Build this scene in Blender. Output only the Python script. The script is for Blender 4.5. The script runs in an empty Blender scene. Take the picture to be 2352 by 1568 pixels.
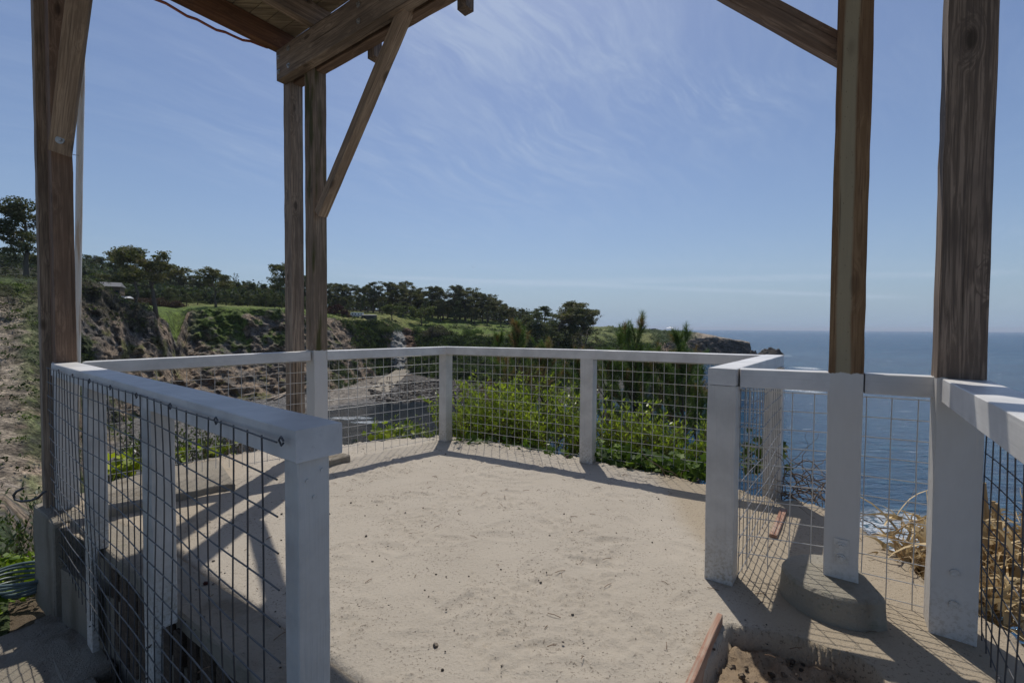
import bpy, bmesh, math, random
import numpy as np
from mathutils import Vector, Matrix
random.seed(7)
rng = np.random.default_rng(11)
scene = bpy.context.scene
C = scene.collection
# ------------------------------------------------------------ camera
F = 1045.0; H = 1.36
PITCH = math.atan(30.5 / F); ROLL = math.atan(.0064)
cam_d = bpy.data.cameras.new('camera'); cam = bpy.data.objects.new('camera', cam_d); C.objects.link(cam)
cam_d.sensor_width = 36; cam_d.lens = 36 * F / 2352; cam_d.clip_start = .05; cam_d.clip_end = 60000
cp, sp = math.cos(PITCH), math.sin(PITCH); cr, sr = math.cos(ROLL), math.sin(ROLL)
R0 = Vector((1, 0, 0)); U0 = Vector((0, sp, cp)); B0 = Vector((0, -cp, sp))
Rr = R0 * cr + U0 * sr; Ur = U0 * cr - R0 * sr
m = Matrix((Rr, Ur, B0)).transposed().to_4x4(); m.translation = (0, 0, H)
cam.matrix_world = m
scene.camera = cam
def ray(x, y):
    a = x - 1176.; b = -(y - 784.)
    a, b = a * cr - b * sr, a * sr + b * cr
    Y = b * sp + F * cp
    return a / Y, (b * cp - F * sp) / Y
def G(x, y, z=0.):            # photo point -> place on the level z
    r = ray(x, y); t = (z - H) / r[1]; return Vector((r[0] * t, t, z))
def D(x, y, d):               # photo point -> place at distance d
    r = ray(x, y); return Vector((r[0] * d, d, H + r[1] * d))
# ------------------------------------------------------------ light
SUNV = Vector((-.015, .565, 1.14)).normalized()
sun_el = math.asin(SUNV.z); sun_az = math.atan2(SUNV.x, SUNV.y)
sd = bpy.data.lights.new('sun', 'SUN'); sun = bpy.data.objects.new('sun', sd); C.objects.link(sun)
sd.energy = 2.6; sd.angle = math.radians(.55); sd.color = (1, .95, .87)
sun.rotation_euler = SUNV.to_track_quat('Z', 'Y').to_euler(); sun.location = (0, 0, 60)
scene.view_settings.view_transform = 'Standard'; scene.view_settings.look = 'None'
scene.view_settings.exposure = 0.27; scene.view_settings.gamma = 1
try:
    scene.cycles.max_bounces = 7; scene.cycles.transparent_max_bounces = 6
    scene.cycles.caustics_reflective = False; scene.cycles.caustics_refractive = False
except Exception: pass
class NT:
    def __init__(s, tree): s.t = tree; s.n = tree.nodes; s.l = tree.links
    def new(s, typ, **kw):
        n = s.n.new(typ)
        for k, v in kw.items(): setattr(n, k, v)
        return n
    def put(s, sock, v):
        if v is None: return
        if hasattr(v, 'is_linked') or hasattr(v, 'links'): s.l.new(v, sock)
        else:
            if isinstance(v, (tuple, list)) and len(v) == 3 and sock.type == 'RGBA': v = (*v, 1)
            sock.default_value = v
    def math(s, op, a, b=None, c=None, clamp=False):
        n = s.new('ShaderNodeMath', operation=op, use_clamp=clamp)
        s.put(n.inputs[0], a); s.put(n.inputs[1], b)
        if c is not None: s.put(n.inputs[2], c)
        return n.outputs[0]
    def mix(s, f, a, b, blend='MIX'):
        n = s.new('ShaderNodeMix', data_type='RGBA', blend_type=blend)
        s.put(n.inputs[0], f); s.put(n.inputs[6], a); s.put(n.inputs[7], b)
        return n.outputs[2]
    def noise(s, vec, scale, detail=3, rough=.5, dist=0., out=0):
        n = s.new('ShaderNodeTexNoise'); s.put(n.inputs['Vector'], vec)
        n.inputs['Scale'].default_value = scale; n.inputs['Detail'].default_value = detail
        n.inputs['Roughness'].default_value = rough; n.inputs['Distortion'].default_value = dist
        return n.outputs[out]
    def vor(s, vec, scale, feat='F1', out=0):
        n = s.new('ShaderNodeTexVoronoi', feature=feat); s.put(n.inputs['Vector'], vec); n.inputs['Scale'].default_value = scale
        return n.outputs[out]
    def ramp(s, f, a, b, lo=0., hi=1.):
        n = s.new('ShaderNodeMapRange'); n.clamp = True; n.interpolation_type = 'SMOOTHSTEP'
        s.put(n.inputs[0], f); n.inputs[1].default_value = a; n.inputs[2].default_value = b
        n.inputs[3].default_value = lo; n.inputs[4].default_value = hi
        return n.outputs[0]
    def mapv(s, vec, scale=(1, 1, 1), rot=(0, 0, 0), loc=(0, 0, 0)):
        n = s.new('ShaderNodeMapping'); s.put(n.inputs[0], vec)
        n.inputs['Scale'].default_value = scale; n.inputs['Rotation'].default_value = rot; n.inputs['Location'].default_value = loc
        return n.outputs[0]
    def sep(s, vec):
        n = s.new('ShaderNodeSeparateXYZ'); s.put(n.inputs[0], vec); return n.outputs
    def comb(s, x, y, z):
        n = s.new('ShaderNodeCombineXYZ'); s.put(n.inputs[0], x); s.put(n.inputs[1], y); s.put(n.inputs[2], z); return n.outputs[0]
    def bump(s, h, strength, dist, normal=None):
        n = s.new('ShaderNodeBump'); s.put(n.inputs['Height'], h); s.put(n.inputs['Strength'], strength); n.inputs['Distance'].default_value = dist
        if normal is not None: s.put(n.inputs['Normal'], normal)
        return n.outputs[0]
# ---- world: sky with thin cirrus and two old contrails low over the sea
w = bpy.data.worlds.new('World'); scene.world = w; w.use_nodes = True
T = NT(w.node_tree); T.n.clear()
SKY = .085
sky = T.new('ShaderNodeTexSky', sky_type='NISHITA'); sky.sun_disc = False
sky.sun_elevation = sun_el; sky.sun_rotation = sun_az; sky.altitude = 30; sky.air_density = 1.0; sky.dust_density = 1.2; sky.ozone_density = 2.0
gen = T.new('ShaderNodeTexCoord').outputs['Generated']
sx, sy, sz = T.sep(gen)
zc = T.math('ADD', T.math('MAXIMUM', sz, 0), .12)
px_ = T.math('DIVIDE', sx, zc); py_ = T.math('DIVIDE', sy, zc)
pv = T.comb(px_, py_, 0.)
rot = T.mapv(pv, (1, 1, 1), (0, 0, math.radians(38)))
warp = T.noise(pv, .8, 3, .5, 0, 1)
vm = T.new('ShaderNodeVectorMath', operation='MULTIPLY_ADD'); T.put(vm.inputs[0], warp); vm.inputs[1].default_value = (.7, .7, .7); T.put(vm.inputs[2], rot)
st = T.mapv(vm.outputs[0], (3.2, .75, 1))
f1 = T.noise(st, 2.2, 8, .62, .6)
f1b = T.noise(T.mapv(vm.outputs[0], (9, 2.0, 1)), 2.4, 6, .65, .4)
f2 = T.noise(pv, .62, 3, .5, .3)
a_ = T.math('DIVIDE', sx, T.math('MAXIMUM', sy, .05)); e_ = T.math('DIVIDE', sz, T.math('MAXIMUM', sy, .05))
def gauss(v, c, wd):
    q = T.math('DIVIDE', T.math('SUBTRACT', v, c), wd)
    return T.math('POWER', 2.718, T.math('MULTIPLY', T.math('MULTIPLY', q, q), -1.))
reg = T.math('MULTIPLY', gauss(T.math('ADD', a_, T.math('MULTIPLY', e_, -.1)), -.12, .55), T.ramp(e_, .18, .52))
reg = T.math('ADD', reg, T.math('MULTIPLY', gauss(a_, .40, .14), T.math('MULTIPLY', gauss(e_, .51, .035), .9)))
reg = T.math('ADD', reg, .26)
cl = T.math('ADD', T.math('MULTIPLY', T.ramp(f1, .38, .78), .75), T.math('MULTIPLY', T.ramp(f1b, .42, .75), .35))
cl = T.math('MULTIPLY', T.math('MULTIPLY', cl, T.ramp(f2, .30, .62)), reg)
core = T.math('MULTIPLY', gauss(a_, -.02, .22), gauss(T.math('ADD', e_, T.math('MULTIPLY', a_, .25)), .66, .10))
cl = T.math('ADD', cl, T.math('MULTIPLY', core, T.ramp(f1b, .25, .8, .12, .55)))
def trail(e0, slope, wd, amp, a0, a1):
    l = gauss(T.math('SUBTRACT', e_, T.math('MULTIPLY', a_, slope)), e0, wd)
    return T.math('MULTIPLY', T.math('MULTIPLY', l, amp), T.math('MULTIPLY', T.ramp(a_, a0, a0 + .25), T.ramp(a_, a1 - .2, a1, 1, 0)))
tn = T.ramp(T.noise(T.mapv(T.comb(a_, e_, 0.), (3, 30, 1)), 3, 4, .6), .3, .7, .5, 1)
tr = T.math('ADD', trail(.101, -.033, .0045, .75, -.45, .95), trail(.098, .028, .007, .65, -.3, 1.2))
tr = T.math('ADD', tr, trail(.135, .01, .012, .14, -1.0, 1.1))
cl = T.math('ADD', cl, T.math('MULTIPLY', tr, tn))
cl = T.math('MINIMUM', T.math('MULTIPLY', cl, .48), .38)
tint = T.mix(1.0, sky.outputs[0], (.79, .835, .935), 'MULTIPLY')
# real horizon air is a little greyer and darker than the model's
band = T.math('POWER', T.math('SUBTRACT', 1, T.math('MINIMUM', T.math('MAXIMUM', sz, 0), 1), None, True), 7)
tint = T.mix(T.math('MULTIPLY', band, .92), tint, (3.05, 4.30, 5.85))
col = T.mix(cl, tint, (5.0, 5.9, 7.2))
bg = T.new('ShaderNodeBackground'); T.put(bg.inputs[0], col); bg.inputs[1].default_value = SKY
wo = T.new('ShaderNodeOutputWorld'); T.l.new(bg.outputs[0], wo.inputs[0])
# ------------------------------------------------------------ helpers
def tag(o, label=None, cat=None, group=None, kind=None):
    if label: o['label'] = label
    if cat: o['category'] = cat
    if group: o['group'] = group
    if kind: o['kind'] = kind
    return o
def empty(name, loc, label, cat, group=None, rz=0):
    o = bpy.data.objects.new(name, None); C.objects.link(o); o.location = loc; o.rotation_euler = (0, 0, rz); o.empty_display_size = .2
    return tag(o, label, cat, group)
def link(name, me, mat, parent=None):
    if mat is not None: me.materials.append(mat)
    o = bpy.data.objects.new(name, me); C.objects.link(o)
    if parent is not None:
        o.parent = parent
        if parent.type == 'EMPTY' or True:
            o.matrix_parent_inverse = world_of(parent).inverted()
    return o
def world_of(o):
    mb = Matrix.LocRotScale(o.location, o.rotation_euler, o.scale)
    if o.parent is not None: return world_of(o.parent) @ o.matrix_parent_inverse @ mb
    return mb
def np_mesh(name, V, Fc, mat, parent=None, smooth=False, col=None):
    V = np.asarray(V, dtype=np.float32); Fc = np.asarray(Fc, dtype=np.int32)
    me = bpy.data.meshes.new(name); n, k = Fc.shape
    me.vertices.add(len(V)); me.vertices.foreach_set('co', V.ravel())
    me.loops.add(n * k); me.loops.foreach_set('vertex_index', Fc.ravel())
    me.polygons.add(n); me.polygons.foreach_set('loop_start', np.arange(0, n * k, k, dtype=np.int32)); me.polygons.foreach_set('loop_total', np.full(n, k, dtype=np.int32))
    if smooth: me.polygons.foreach_set('use_smooth', np.ones(n, dtype=bool))
    if col is not None:
        ca = me.color_attributes.new('tone', 'FLOAT_COLOR', 'POINT')
        c4 = np.ones((len(V), 4), dtype=np.float32); c4[:, :3] = col; ca.data.foreach_set('color', c4.ravel())
    me.update(calc_edges=True)
    return link(name, me, mat, parent)
class MB:
    def __init__(s): s.v = []; s.f = []
    def add(s, vs, fs):
        b = len(s.v); s.v += [tuple(p) for p in vs]; s.f += [tuple(b + i for i in f) for f in fs]
    def box(s, c, ax, size):      # ax = three unit vectors, size full
        c = Vector(c); a, b, d = [Vector(ax[i]) * (size[i] / 2) for i in range(3)]
        vs = [c + i * a + j * b + k * d for i in (-1, 1) for j in (-1, 1) for k in (-1, 1)]
        s.add(vs, [(0, 1, 3, 2), (4, 6, 7, 5), (0, 4, 5, 1), (2, 3, 7, 6), (0, 2, 6, 4), (1, 5, 7, 3)])
    def abox(s, x0, x1, y0, y1, z0, z1):
        s.box(((x0 + x1) / 2, (y0 + y1) / 2, (z0 + z1) / 2), ((1, 0, 0), (0, 1, 0), (0, 0, 1)), (x1 - x0, y1 - y0, z1 - z0))
    def tube(s, pts, r, n=6, cap=True):
        pts = [Vector(p) for p in pts]
        rs = r if isinstance(r, (list, tuple)) else [r] * len(pts)
        rings = []; prev = None
        for i, p in enumerate(pts):
            d = (pts[min(i + 1, len(pts) - 1)] - pts[max(i - 1, 0)])
            if d.length < 1e-9: d = Vector((0, 0, 1))
            d.normalize()
            if prev is None: a = d.orthogonal().normalized()
            else:
                a = prev - d * prev.dot(d)
                a = a.normalized() if a.length > 1e-6 else d.orthogonal().normalized()
            prev = a; b = d.cross(a)
            rings.append([p + (a * math.cos(2 * math.pi * k / n) + b * math.sin(2 * math.pi * k / n)) * rs[i] for k in range(n)])
        vs = [q for rg in rings for q in rg]; fs = []
        for i in range(len(pts) - 1):
            for k in range(n):
                fs.append((i * n + k, i * n + (k + 1) % n, (i + 1) * n + (k + 1) % n, (i + 1) * n + k))
        if cap: fs += [tuple(range(n - 1, -1, -1)), tuple((len(pts) - 1) * n + k for k in range(n))]
        s.add(vs, fs)
    def build(s, name, mat, parent=None, smooth=False):
        me = bpy.data.meshes.new(name); me.from_pydata(s.v, [], s.f)
        if smooth: me.polygons.foreach_set('use_smooth', [True] * len(me.polygons))
        me.update()
        return link(name, me, mat, parent)
def timber(name, p0, p1, w_, h_, mat, parent=None, side=None, bevel=.0028, rough=.0015, seg=.12, dome=0):
    """a sawn timber: local X runs along it; w_ across 'side', h_ along the other"""
    p0 = Vector(p0); p1 = Vector(p1); d = (p1 - p0); L = d.length; d.normalize()
    sd_ = Vector(side) if side is not None else (Vector((0, 0, 1)).cross(d) if abs(d.z) < .95 else Vector((1, 0, 0)))
    sd_ = (sd_ - d * sd_.dot(d)).normalized(); up = d.cross(sd_)
    n = max(2, int(L / seg))
    bm = bmesh.new(); rings = []
    b = bevel
    prof = [(-w_/2 + b, -h_/2), (w_/2 - b, -h_/2), (w_/2, -h_/2 + b), (w_/2, h_/2 - b), (w_/2 - b, h_/2), (-w_/2 + b, h_/2), (-w_/2, h_/2 - b), (-w_/2, -h_/2 + b)]
    for i in range(n + 1):
        x = L * i / n; bow = math.sin(math.pi * i / n) * random.uniform(0, rough)
        rings.append([bm.verts.new((x, y + bow + random.uniform(-rough, rough) * .5, z + random.uniform(-rough, rough) * .5)) for y, z in prof])
    for i in range(n):
        for k in range(8):
            bm.faces.new((rings[i][k], rings[i][(k + 1) % 8], rings[i + 1][(k + 1) % 8], rings[i + 1][k]))
    bm.faces.new(rings[0][::-1]); bm.faces.new(rings[-1])
    me = bpy.data.meshes.new(name); bm.to_mesh(me); bm.free()
    me.materials.append(mat)
    o = bpy.data.objects.new(name, me); C.objects.link(o)
    mt = Matrix((d, sd_, up)).transposed().to_4x4(); mt.translation = p0
    if parent is not None:
        o.parent = parent; o.matrix_parent_inverse = world_of(parent).inverted()
    o.location = mt.to_translation(); o.rotation_euler = mt.to_euler()
    return o
# numpy value noise
def _h(ix, iy, iz, seed):
    n = (ix.astype(np.int64) * 374761393 + iy.astype(np.int64) * 668265263 + iz.astype(np.int64) * 1442695041 + seed * 974711) & 0xffffffff
    n = ((n ^ (n >> 13)) * 1274126177) & 0xffffffff
    n = (n ^ (n >> 16)) & 0xffff
    return n / 65535.0
def vnoise(x, y, z=0., seed=0):
    x, y, z = np.broadcast_arrays(np.asarray(x, float), np.asarray(y, float), np.asarray(z, float))
    ix, iy, iz = np.floor(x), np.floor(y), np.floor(z); fx, fy, fz = x - ix, y - iy, z - iz
    fx, fy, fz = [t * t * (3 - 2 * t) for t in (fx, fy, fz)]
    r = 0
    for a in (0, 1):
        for b in (0, 1):
            for c in (0, 1):
                r = r + _h(ix + a, iy + b, iz + c, seed) * (fx if a else 1 - fx) * (fy if b else 1 - fy) * (fz if c else 1 - fz)
    return r * 2 - 1
def fbm(x, y, z=0., o=4, seed=0, g=.5):
    r = 0; a = 1; t = 0
    for i in range(o):
        r = r + a * vnoise(x * 2 ** i, y * 2 ** i, np.asarray(z) * 2 ** i, seed + i * 7); t += a; a *= g
    return r / t
def sstep(a, b, x):
    t = np.clip((x - a) / (b - a), 0, 1); return t * t * (3 - 2 * t)
def inpoly(px, py, poly):
    r = np.zeros(np.shape(px), bool); n = len(poly)
    for i in range(n):
        x0, y0 = poly[i]; x1, y1 = poly[(i + 1) % n]
        c = ((y0 > py) != (y1 > py)) & (px < (x1 - x0) * (py - y0) / (y1 - y0 + 1e-12) + x0)
        r ^= c
    return r
def pdist(px, py, poly, closed=True):
    d = np.full(np.shape(px), 1e9); n = len(poly)
    for i in range(n if closed else n - 1):
        x0, y0 = poly[i]; x1, y1 = poly[(i + 1) % n]; dx, dy = x1 - x0, y1 - y0
        t = np.clip(((px - x0) * dx + (py - y0) * dy) / (dx * dx + dy * dy + 1e-12), 0, 1)
        d = np.minimum(d, np.hypot(px - x0 - t * dx, py - y0 - t * dy))
    return d
# ------------------------------------------------------------ materials
def mat(name):
    mt = bpy.data.materials.new(name); mt.use_nodes = True; t = NT(mt.node_tree); t.n.clear()
    b = t.new('ShaderNodeBsdfPrincipled'); o = t.new('ShaderNodeOutputMaterial'); t.l.new(b.outputs[0], o.inputs[0])
    return mt, t, b
def simple(name, col, rough=.6, metal=0., nscale=0, namp=.25, spec=.5):
    mt, t, b = mat(name)
    if nscale:
        tc = t.new('ShaderNodeTexCoord').outputs['Object']
        f = t.noise(tc, nscale, 5, .6)
        t.put(b.inputs['Base Color'], t.mix(f, tuple(c * (1 - namp) for c in col), tuple(min(1, c * (1 + namp)) for c in col)))
        t.put(b.inputs['Normal'], t.bump(f, .3, .01))
    else: t.put(b.inputs['Base Color'], col)
    b.inputs['Roughness'].default_value = rough; b.inputs['Metallic'].default_value = metal; b.inputs['Specular IOR Level'].default_value = spec
    return mt
def wood(name, c0, c1, c2, grain=1., knots=.8, paint_z=None, moss=0., dash=0., cracks=.5, stripe=None):
    mt, t, b = mat(name)
    tcn = t.new('ShaderNodeTexCoord'); oc = tcn.outputs['Object']
    oi = t.new('ShaderNodeObjectInfo').outputs['Random']
    off = t.comb(t.math('MULTIPLY', oi, 17.3), t.math('MULTIPLY', oi, 5.1), t.math('MULTIPLY', oi, 9.7))
    va = t.new('ShaderNodeVectorMath', operation='ADD'); t.put(va.inputs[0], oc); t.put(va.inputs[1], off); oc2 = va.outputs[0]
    # knots warp the grain
    kv = t.mapv(oc2, (2.8, 7, 7)); kd = t.vor(kv, 1.0)
    kn = t.ramp(kd, .05, .42, 1, 0)
    kc = t.ramp(kd, .07, .19, 1, 0)
    g0 = t.mapv(oc2, (1.1, 26, 26))
    wv = t.new('ShaderNodeVectorMath', operation='ADD'); t.put(wv.inputs[0], g0); t.put(wv.inputs[1], t.comb(0., t.math('MULTIPLY', kn, 1.6), t.math('MULTIPLY', kn, 1.1)))
    g1 = t.noise(wv.outputs[0], 1.6 * grain, 4, .6, .9)
    g2 = t.noise(t.mapv(oc2, (2.5, 120, 120)), 1.2, 3, .6)
    blot = t.noise(t.mapv(oc2, (1, 3, 3)), 2.1, 4, .6)
    c = t.mix(t.ramp(g1, .42, .60), c0, c1)
    c = t.mix(t.math('MULTIPLY', t.ramp(g2, .5, .62), .75), c, c2)
    c = t.mix(t.ramp(blot, .38, .7, 0, .65), c, c2)
    if stripe: # a paler band of sapwood down the middle
        yy = t.sep(tcn.outputs['Object'])[1]
        n_ = t.noise(t.mapv(oc, (3, 6, 6)), 1, 3)
        bandf = t.ramp(t.math('ABSOLUTE', t.math('ADD', t.math('SUBTRACT', yy, stripe[0]), t.math('MULTIPLY', t.math('SUBTRACT', n_, .5), .02))), stripe[1] * .6, stripe[1], .75, 0)
        c = t.mix(bandf, c, stripe[2])
    c = t.mix(t.math('MULTIPLY', kc, knots), c, tuple(q * .28 for q in c0))
    if dash:
        br = t.new('ShaderNodeTexBrick'); t.put(br.inputs['Vector'], t.mapv(oc, (1, 1, 1))); br.offset = .5
        br.inputs['Scale'].default_value = 1; br.inputs['Mortar Size'].default_value = .0013; br.inputs['Brick Width'].default_value = .045; br.inputs['Row Height'].default_value = .011
        dn = t.ramp(t.vor(t.mapv(oc, (26, 75, 75)), 1), .0, .17, 1, 0)
        c = t.mix(t.math('MULTIPLY', dn, dash), c, tuple(q * .4 for q in c0))
    pos = t.new('ShaderNodeNewGeometry').outputs['Position']
    if moss:
        mz = t.sep(pos)[2]
        mf = t.math('MULTIPLY', t.ramp(t.noise(t.mapv(oc2, (1.2, 9, 9)), 1.3, 4), .50, .66), moss)
        c = t.mix(mf, c, (.060, .062, .014))
    crk = t.noise(t.mapv(oc2, (1.0, 60, 60)), .9, 2, .5, .2)
    ck = t.math('MULTIPLY', t.ramp(crk, .31, .36, 1, 0), cracks)
    c = t.mix(ck, c, tuple(q * .3 for q in c0))
    hgt = t.math('ADD', t.math('MULTIPLY', g1, .5), t.math('SUBTRACT', t.math('MULTIPLY', g2, .35), t.math('MULTIPLY', ck, .8)))
    rgh = .82
    if paint_z is not None:
        pz = t.sep(pos)[2]
        nz = t.noise(pos, 30, 3)
        pf = t.ramp(t.math('ADD', pz, t.math('MULTIPLY', t.math('SUBTRACT', nz, .5), .03)), paint_z - .003, paint_z + .003, 1, 0)
        pn = t.noise(t.mapv(oc, (3, 10, 10)), 2.2, 5, .6)
        pc = t.mix(pn, (.60, .575, .54), (.68, .66, .63))
        chip = t.math('MULTIPLY', t.ramp(t.noise(pos, 21, 5, .7), .66, .70), t.ramp(pz, .02, .22, .9, 0))
        dirt = t.math('MULTIPLY', t.ramp(t.noise(pos, 60, 4, .7), .47, .62), t.ramp(pz, .04, .30, .75, 0))
        pc = t.mix(t.math('MULTIPLY', dirt, .6), pc, (.36, .31, .24)); pc = t.mix(chip, pc, (.2, .14, .09))
        c = t.mix(pf, c, pc); hgt = t.math('MULTIPLY', hgt, t.math('SUBTRACT', 1, t.math('MULTIPLY', pf, .6)))
        t.put(b.inputs['Roughness'], t.math('SUBTRACT', rgh, t.math('MULTIPLY', pf, .35)))
    else: b.inputs['Roughness'].default_value = rgh
    t.put(b.inputs['Base Color'], c)
    t.put(b.inputs['Normal'], t.bump(hgt, .75, .004))
    b.inputs['Specular IOR Level'].default_value = .3
    return mt
def paint(name, col=(.64, .62, .585), grainamp=.85):
    mt, t, b = mat(name)
    oc = t.new('ShaderNodeTexCoord').outputs['Object']; pos = t.new('ShaderNodeNewGeometry').outputs['Position']
    g = t.noise(t.mapv(oc, (1.2, 60, 60)), 1.1, 5, .65, .6); n = t.noise(pos, 5, 5, .6); s = t.noise(pos, 70, 3, .6)
    c = t.mix(t.ramp(n, .3, .7), tuple(q * .84 for q in col), tuple(min(1, q * 1.07) for q in col)); c = t.mix(t.ramp(g, .56, .70, 0, .30), c, tuple(q * .62 for q in col))
    pz = t.sep(pos)[2]
    dirt = t.math('MULTIPLY', t.ramp(s, .40, .72), t.ramp(pz, .0, .40, .85, 0))
    scuff = t.math('MULTIPLY', t.ramp(t.noise(pos, 11, 6, .75), .66, .72), .35)
    c = t.mix(dirt, c, (.33, .28, .2)); c = t.mix(scuff, c, (.42, .39, .35))
    t.put(b.inputs['Base Color'], c); b.inputs['Roughness'].default_value = .42
    t.put(b.inputs['Normal'], t.bump(t.math('ADD', g, t.math('MULTIPLY', n, .3)), grainamp, .005))
    return mt
M = {}
M['wood_brown'] = wood('weathered brown timber', (0.209, 0.136, 0.092), (0.340, 0.233, 0.161), (0.140, 0.097, 0.073), dash=.5)
M['wood_grey'] = wood('weathered grey timber', (0.275, 0.209, 0.153), (0.434, 0.334, 0.248), (0.140, 0.105, 0.081), grain=1.3, cracks=.9)
M['wood_moss'] = wood('mossy treated timber', (0.232, 0.166, 0.114), (0.355, 0.262, 0.183), (0.148, 0.112, 0.080), moss=.9, dash=.5, paint_z=1.135)
M['wood_left'] = wood('brown treated post with painted foot', (0.213, 0.135, 0.091), (0.311, 0.206, 0.142), (0.147, 0.100, 0.071), dash=.7, paint_z=1.083)
M['wood_red'] = wood('reddish stained joist', (0.178, 0.085, 0.047), (0.246, 0.129, 0.072), (0.105, 0.061, 0.040), knots=.4)
M['wood_p1'] = wood('ochre treated post with painted foot', (0.211, 0.126, 0.062), (0.278, 0.174, 0.091), (0.143, 0.077, 0.041), dash=.8, paint_z=1.150, stripe=(.015, .035, (0.367, 0.318, 0.210)), knots=.3)
M['wood_p2'] = wood('dark cracked post with painted foot', (0.165, 0.122, 0.091), (0.321, 0.239, 0.178), (0.108, 0.082, 0.066), paint_z=1.150, grain=1.5, cracks=1.)
M['wood_brace'] = wood('tan brace timber', (0.307, 0.217, 0.145), (0.449, 0.332, 0.228), (0.199, 0.143, 0.099), grain=1.2)
M['plank'] = wood('deck plank underside', (0.290, 0.232, 0.151), (0.454, 0.377, 0.252), (0.141, 0.117, 0.080), moss=.35, grain=.8)
M['plank_red'] = wood('red washed board', (.300, .145, .095), (.380, .230, .165), (.400, .330, .260), grain=.9, knots=.1)
M['plank_dark'] = wood('dark rotten form board', (.085, .06, .042), (.15, .11, .075), (.05, .036, .028), grain=1)
M['paint'] = paint('white painted timber')
M['paint_cool'] = paint('white painted rail', (.70, .685, .665), .2)
M['rust'] = simple('rusty painted washer', (.42, .30, .18), .7, 0, 60)
M['steel'] = simple('galvanised bolt', (.45, .45, .44), .45, .7, 40)
def wire_mat():
    mt, t, b = mat('galvanised wire')
    pos = t.new('ShaderNodeNewGeometry').outputs['Position']
    t.put(b.inputs['Base Color'], t.mix(t.noise(pos, 9, 3), (.20, .20, .20), (.36, .35, .34)))
    b.inputs['Metallic'].default_value = .55; b.inputs['Roughness'].default_value = .5
    return mt
M['wire'] = wire_mat()
M['wire_pale'] = simple('bright galvanised wire', (.55, .54, .52), .5, .2, 12)
M['wire_dark'] = simple('dull dark wire', (.10, .10, .105), .5, .6, 12)
def conc(name, c0, c1, stain=(.14, .11, .075)):
    mt, t, b = mat(name)
    pos = t.new('ShaderNodeNewGeometry').outputs['Position']
    n = t.noise(pos, 4, 6, .65); f = t.noise(pos, 55, 5, .7); s = t.noise(t.mapv(pos, (1, 1, .25)), 3, 5, .6)
    c = t.mix(n, c0, c1); c = t.mix(t.ramp(s, .5, .68, 0, .7), c, stain); c = t.mix(t.ramp(f, .62, .72, 0, .5), c, tuple(q * .5 for q in c0))
    c = t.mix(t.ramp(t.noise(pos, 16, 4), .6, .7, 0, .35), c, (.16, .17, .12))
    t.put(b.inputs['Base Color'], c); b.inputs['Roughness'].default_value = .9; b.inputs['Specular IOR Level'].default_value = .25
    t.put(b.inputs['Normal'], t.bump(t.math('ADD', t.math('ADD', f, t.math('MULTIPLY', n, 1.5)), t.math('MULTIPLY', t.ramp(t.vor(pos, 45), .0, .22), .6)), .9, .014))
    return mt
M['conc'] = conc('weathered concrete', (.23, .20, .155), (.36, .32, .26))
M['conc_pale'] = conc('pale concrete', (.30, .265, .215), (.42, .38, .32), (.22, .18, .13))
M['conc_foot'] = conc('mossy footing concrete', (.255, .232, .185), (.38, .345, .28), (.17, .13, .085))
M['conc_dark'] = conc('damp concrete', (.20, .175, .135), (.31, .27, .21), (.13, .10, .065))
def sand_mat():
    mt, t, b = mat('pale beach sand')
    pos = t.new('ShaderNodeNewGeometry').outputs['Position']
    n = t.noise(pos, 1.1, 5, .6); f = t.noise(pos, 260, 3, .7); mpat = t.noise(pos, 3.1, 5, .7); gr = t.noise(pos, 62, 4, .7)
    c = t.mix(n, (.400, .352, .288), (.470, .420, .350))
    c = t.mix(t.ramp(f, .35, .7, 0, .35), c, (.53, .475, .40))
    grit = t.math('MULTIPLY', t.ramp(gr, .56, .63), t.ramp(mpat, .40, .58, .12, 1))  # dark grit, with the shading of small clumps painted in
    c = t.mix(t.math('MULTIPLY', grit, .75), c, (.15, .125, .10))
    peb = t.vor(pos, 38); cell = t.vor(pos, 38, 'F1', 1)
    pk = t.math('MULTIPLY', t.ramp(peb, .10, .16, 1, 0), t.ramp(t.sep(cell)[0], .80, .86))
    c = t.mix(t.math('MULTIPLY', pk, .8), c, (.10, .09, .08))
    tw = t.sep(pos)[1]
    att = t.new('ShaderNodeAttribute'); att.attribute_name = 'tone'
    c = t.mix(1., c, att.outputs[0], 'MULTIPLY')
    t.put(b.inputs['Base Color'], c); b.inputs['Roughness'].default_value = .95; b.inputs['Specular IOR Level'].default_value = .15
    h = t.math('ADD', t.math('MULTIPLY', f, .25), t.math('ADD', t.math('MULTIPLY', gr, .9), t.math('MULTIPLY', pk, .5)))
    t.put(b.inputs['Normal'], t.bump(h, .9, .011))
    return mt
M['sand'] = sand_mat()
def soil_mat():
    mt, t, b = mat('dry brown soil')
    pos = t.new('ShaderNodeNewGeometry').outputs['Position']
    n = t.noise(pos, 7, 6, .7); f = t.noise(pos, 60, 5, .7); g = t.noise(pos, 190, 3, .7)
    c = t.mix(n, (.12, .092, .065), (.25, .195, .14)); c = t.mix(t.ramp(f, .52, .7, 0, .6), c, (.33, .27, .2)); c = t.mix(t.ramp(g, .6, .7, 0, .6), c, (.07, .055, .04))
    t.put(b.inputs['Base Color'], c); b.inputs['Roughness'].default_value = .95; b.inputs['Specular IOR Level'].default_value = .1
    t.put(b.inputs['Normal'], t.bump(t.math('ADD', t.math('ADD', f, n), t.math('MULTIPLY', g, .4)), 1., .03))
    return mt
M['soil'] = soil_mat()
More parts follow.
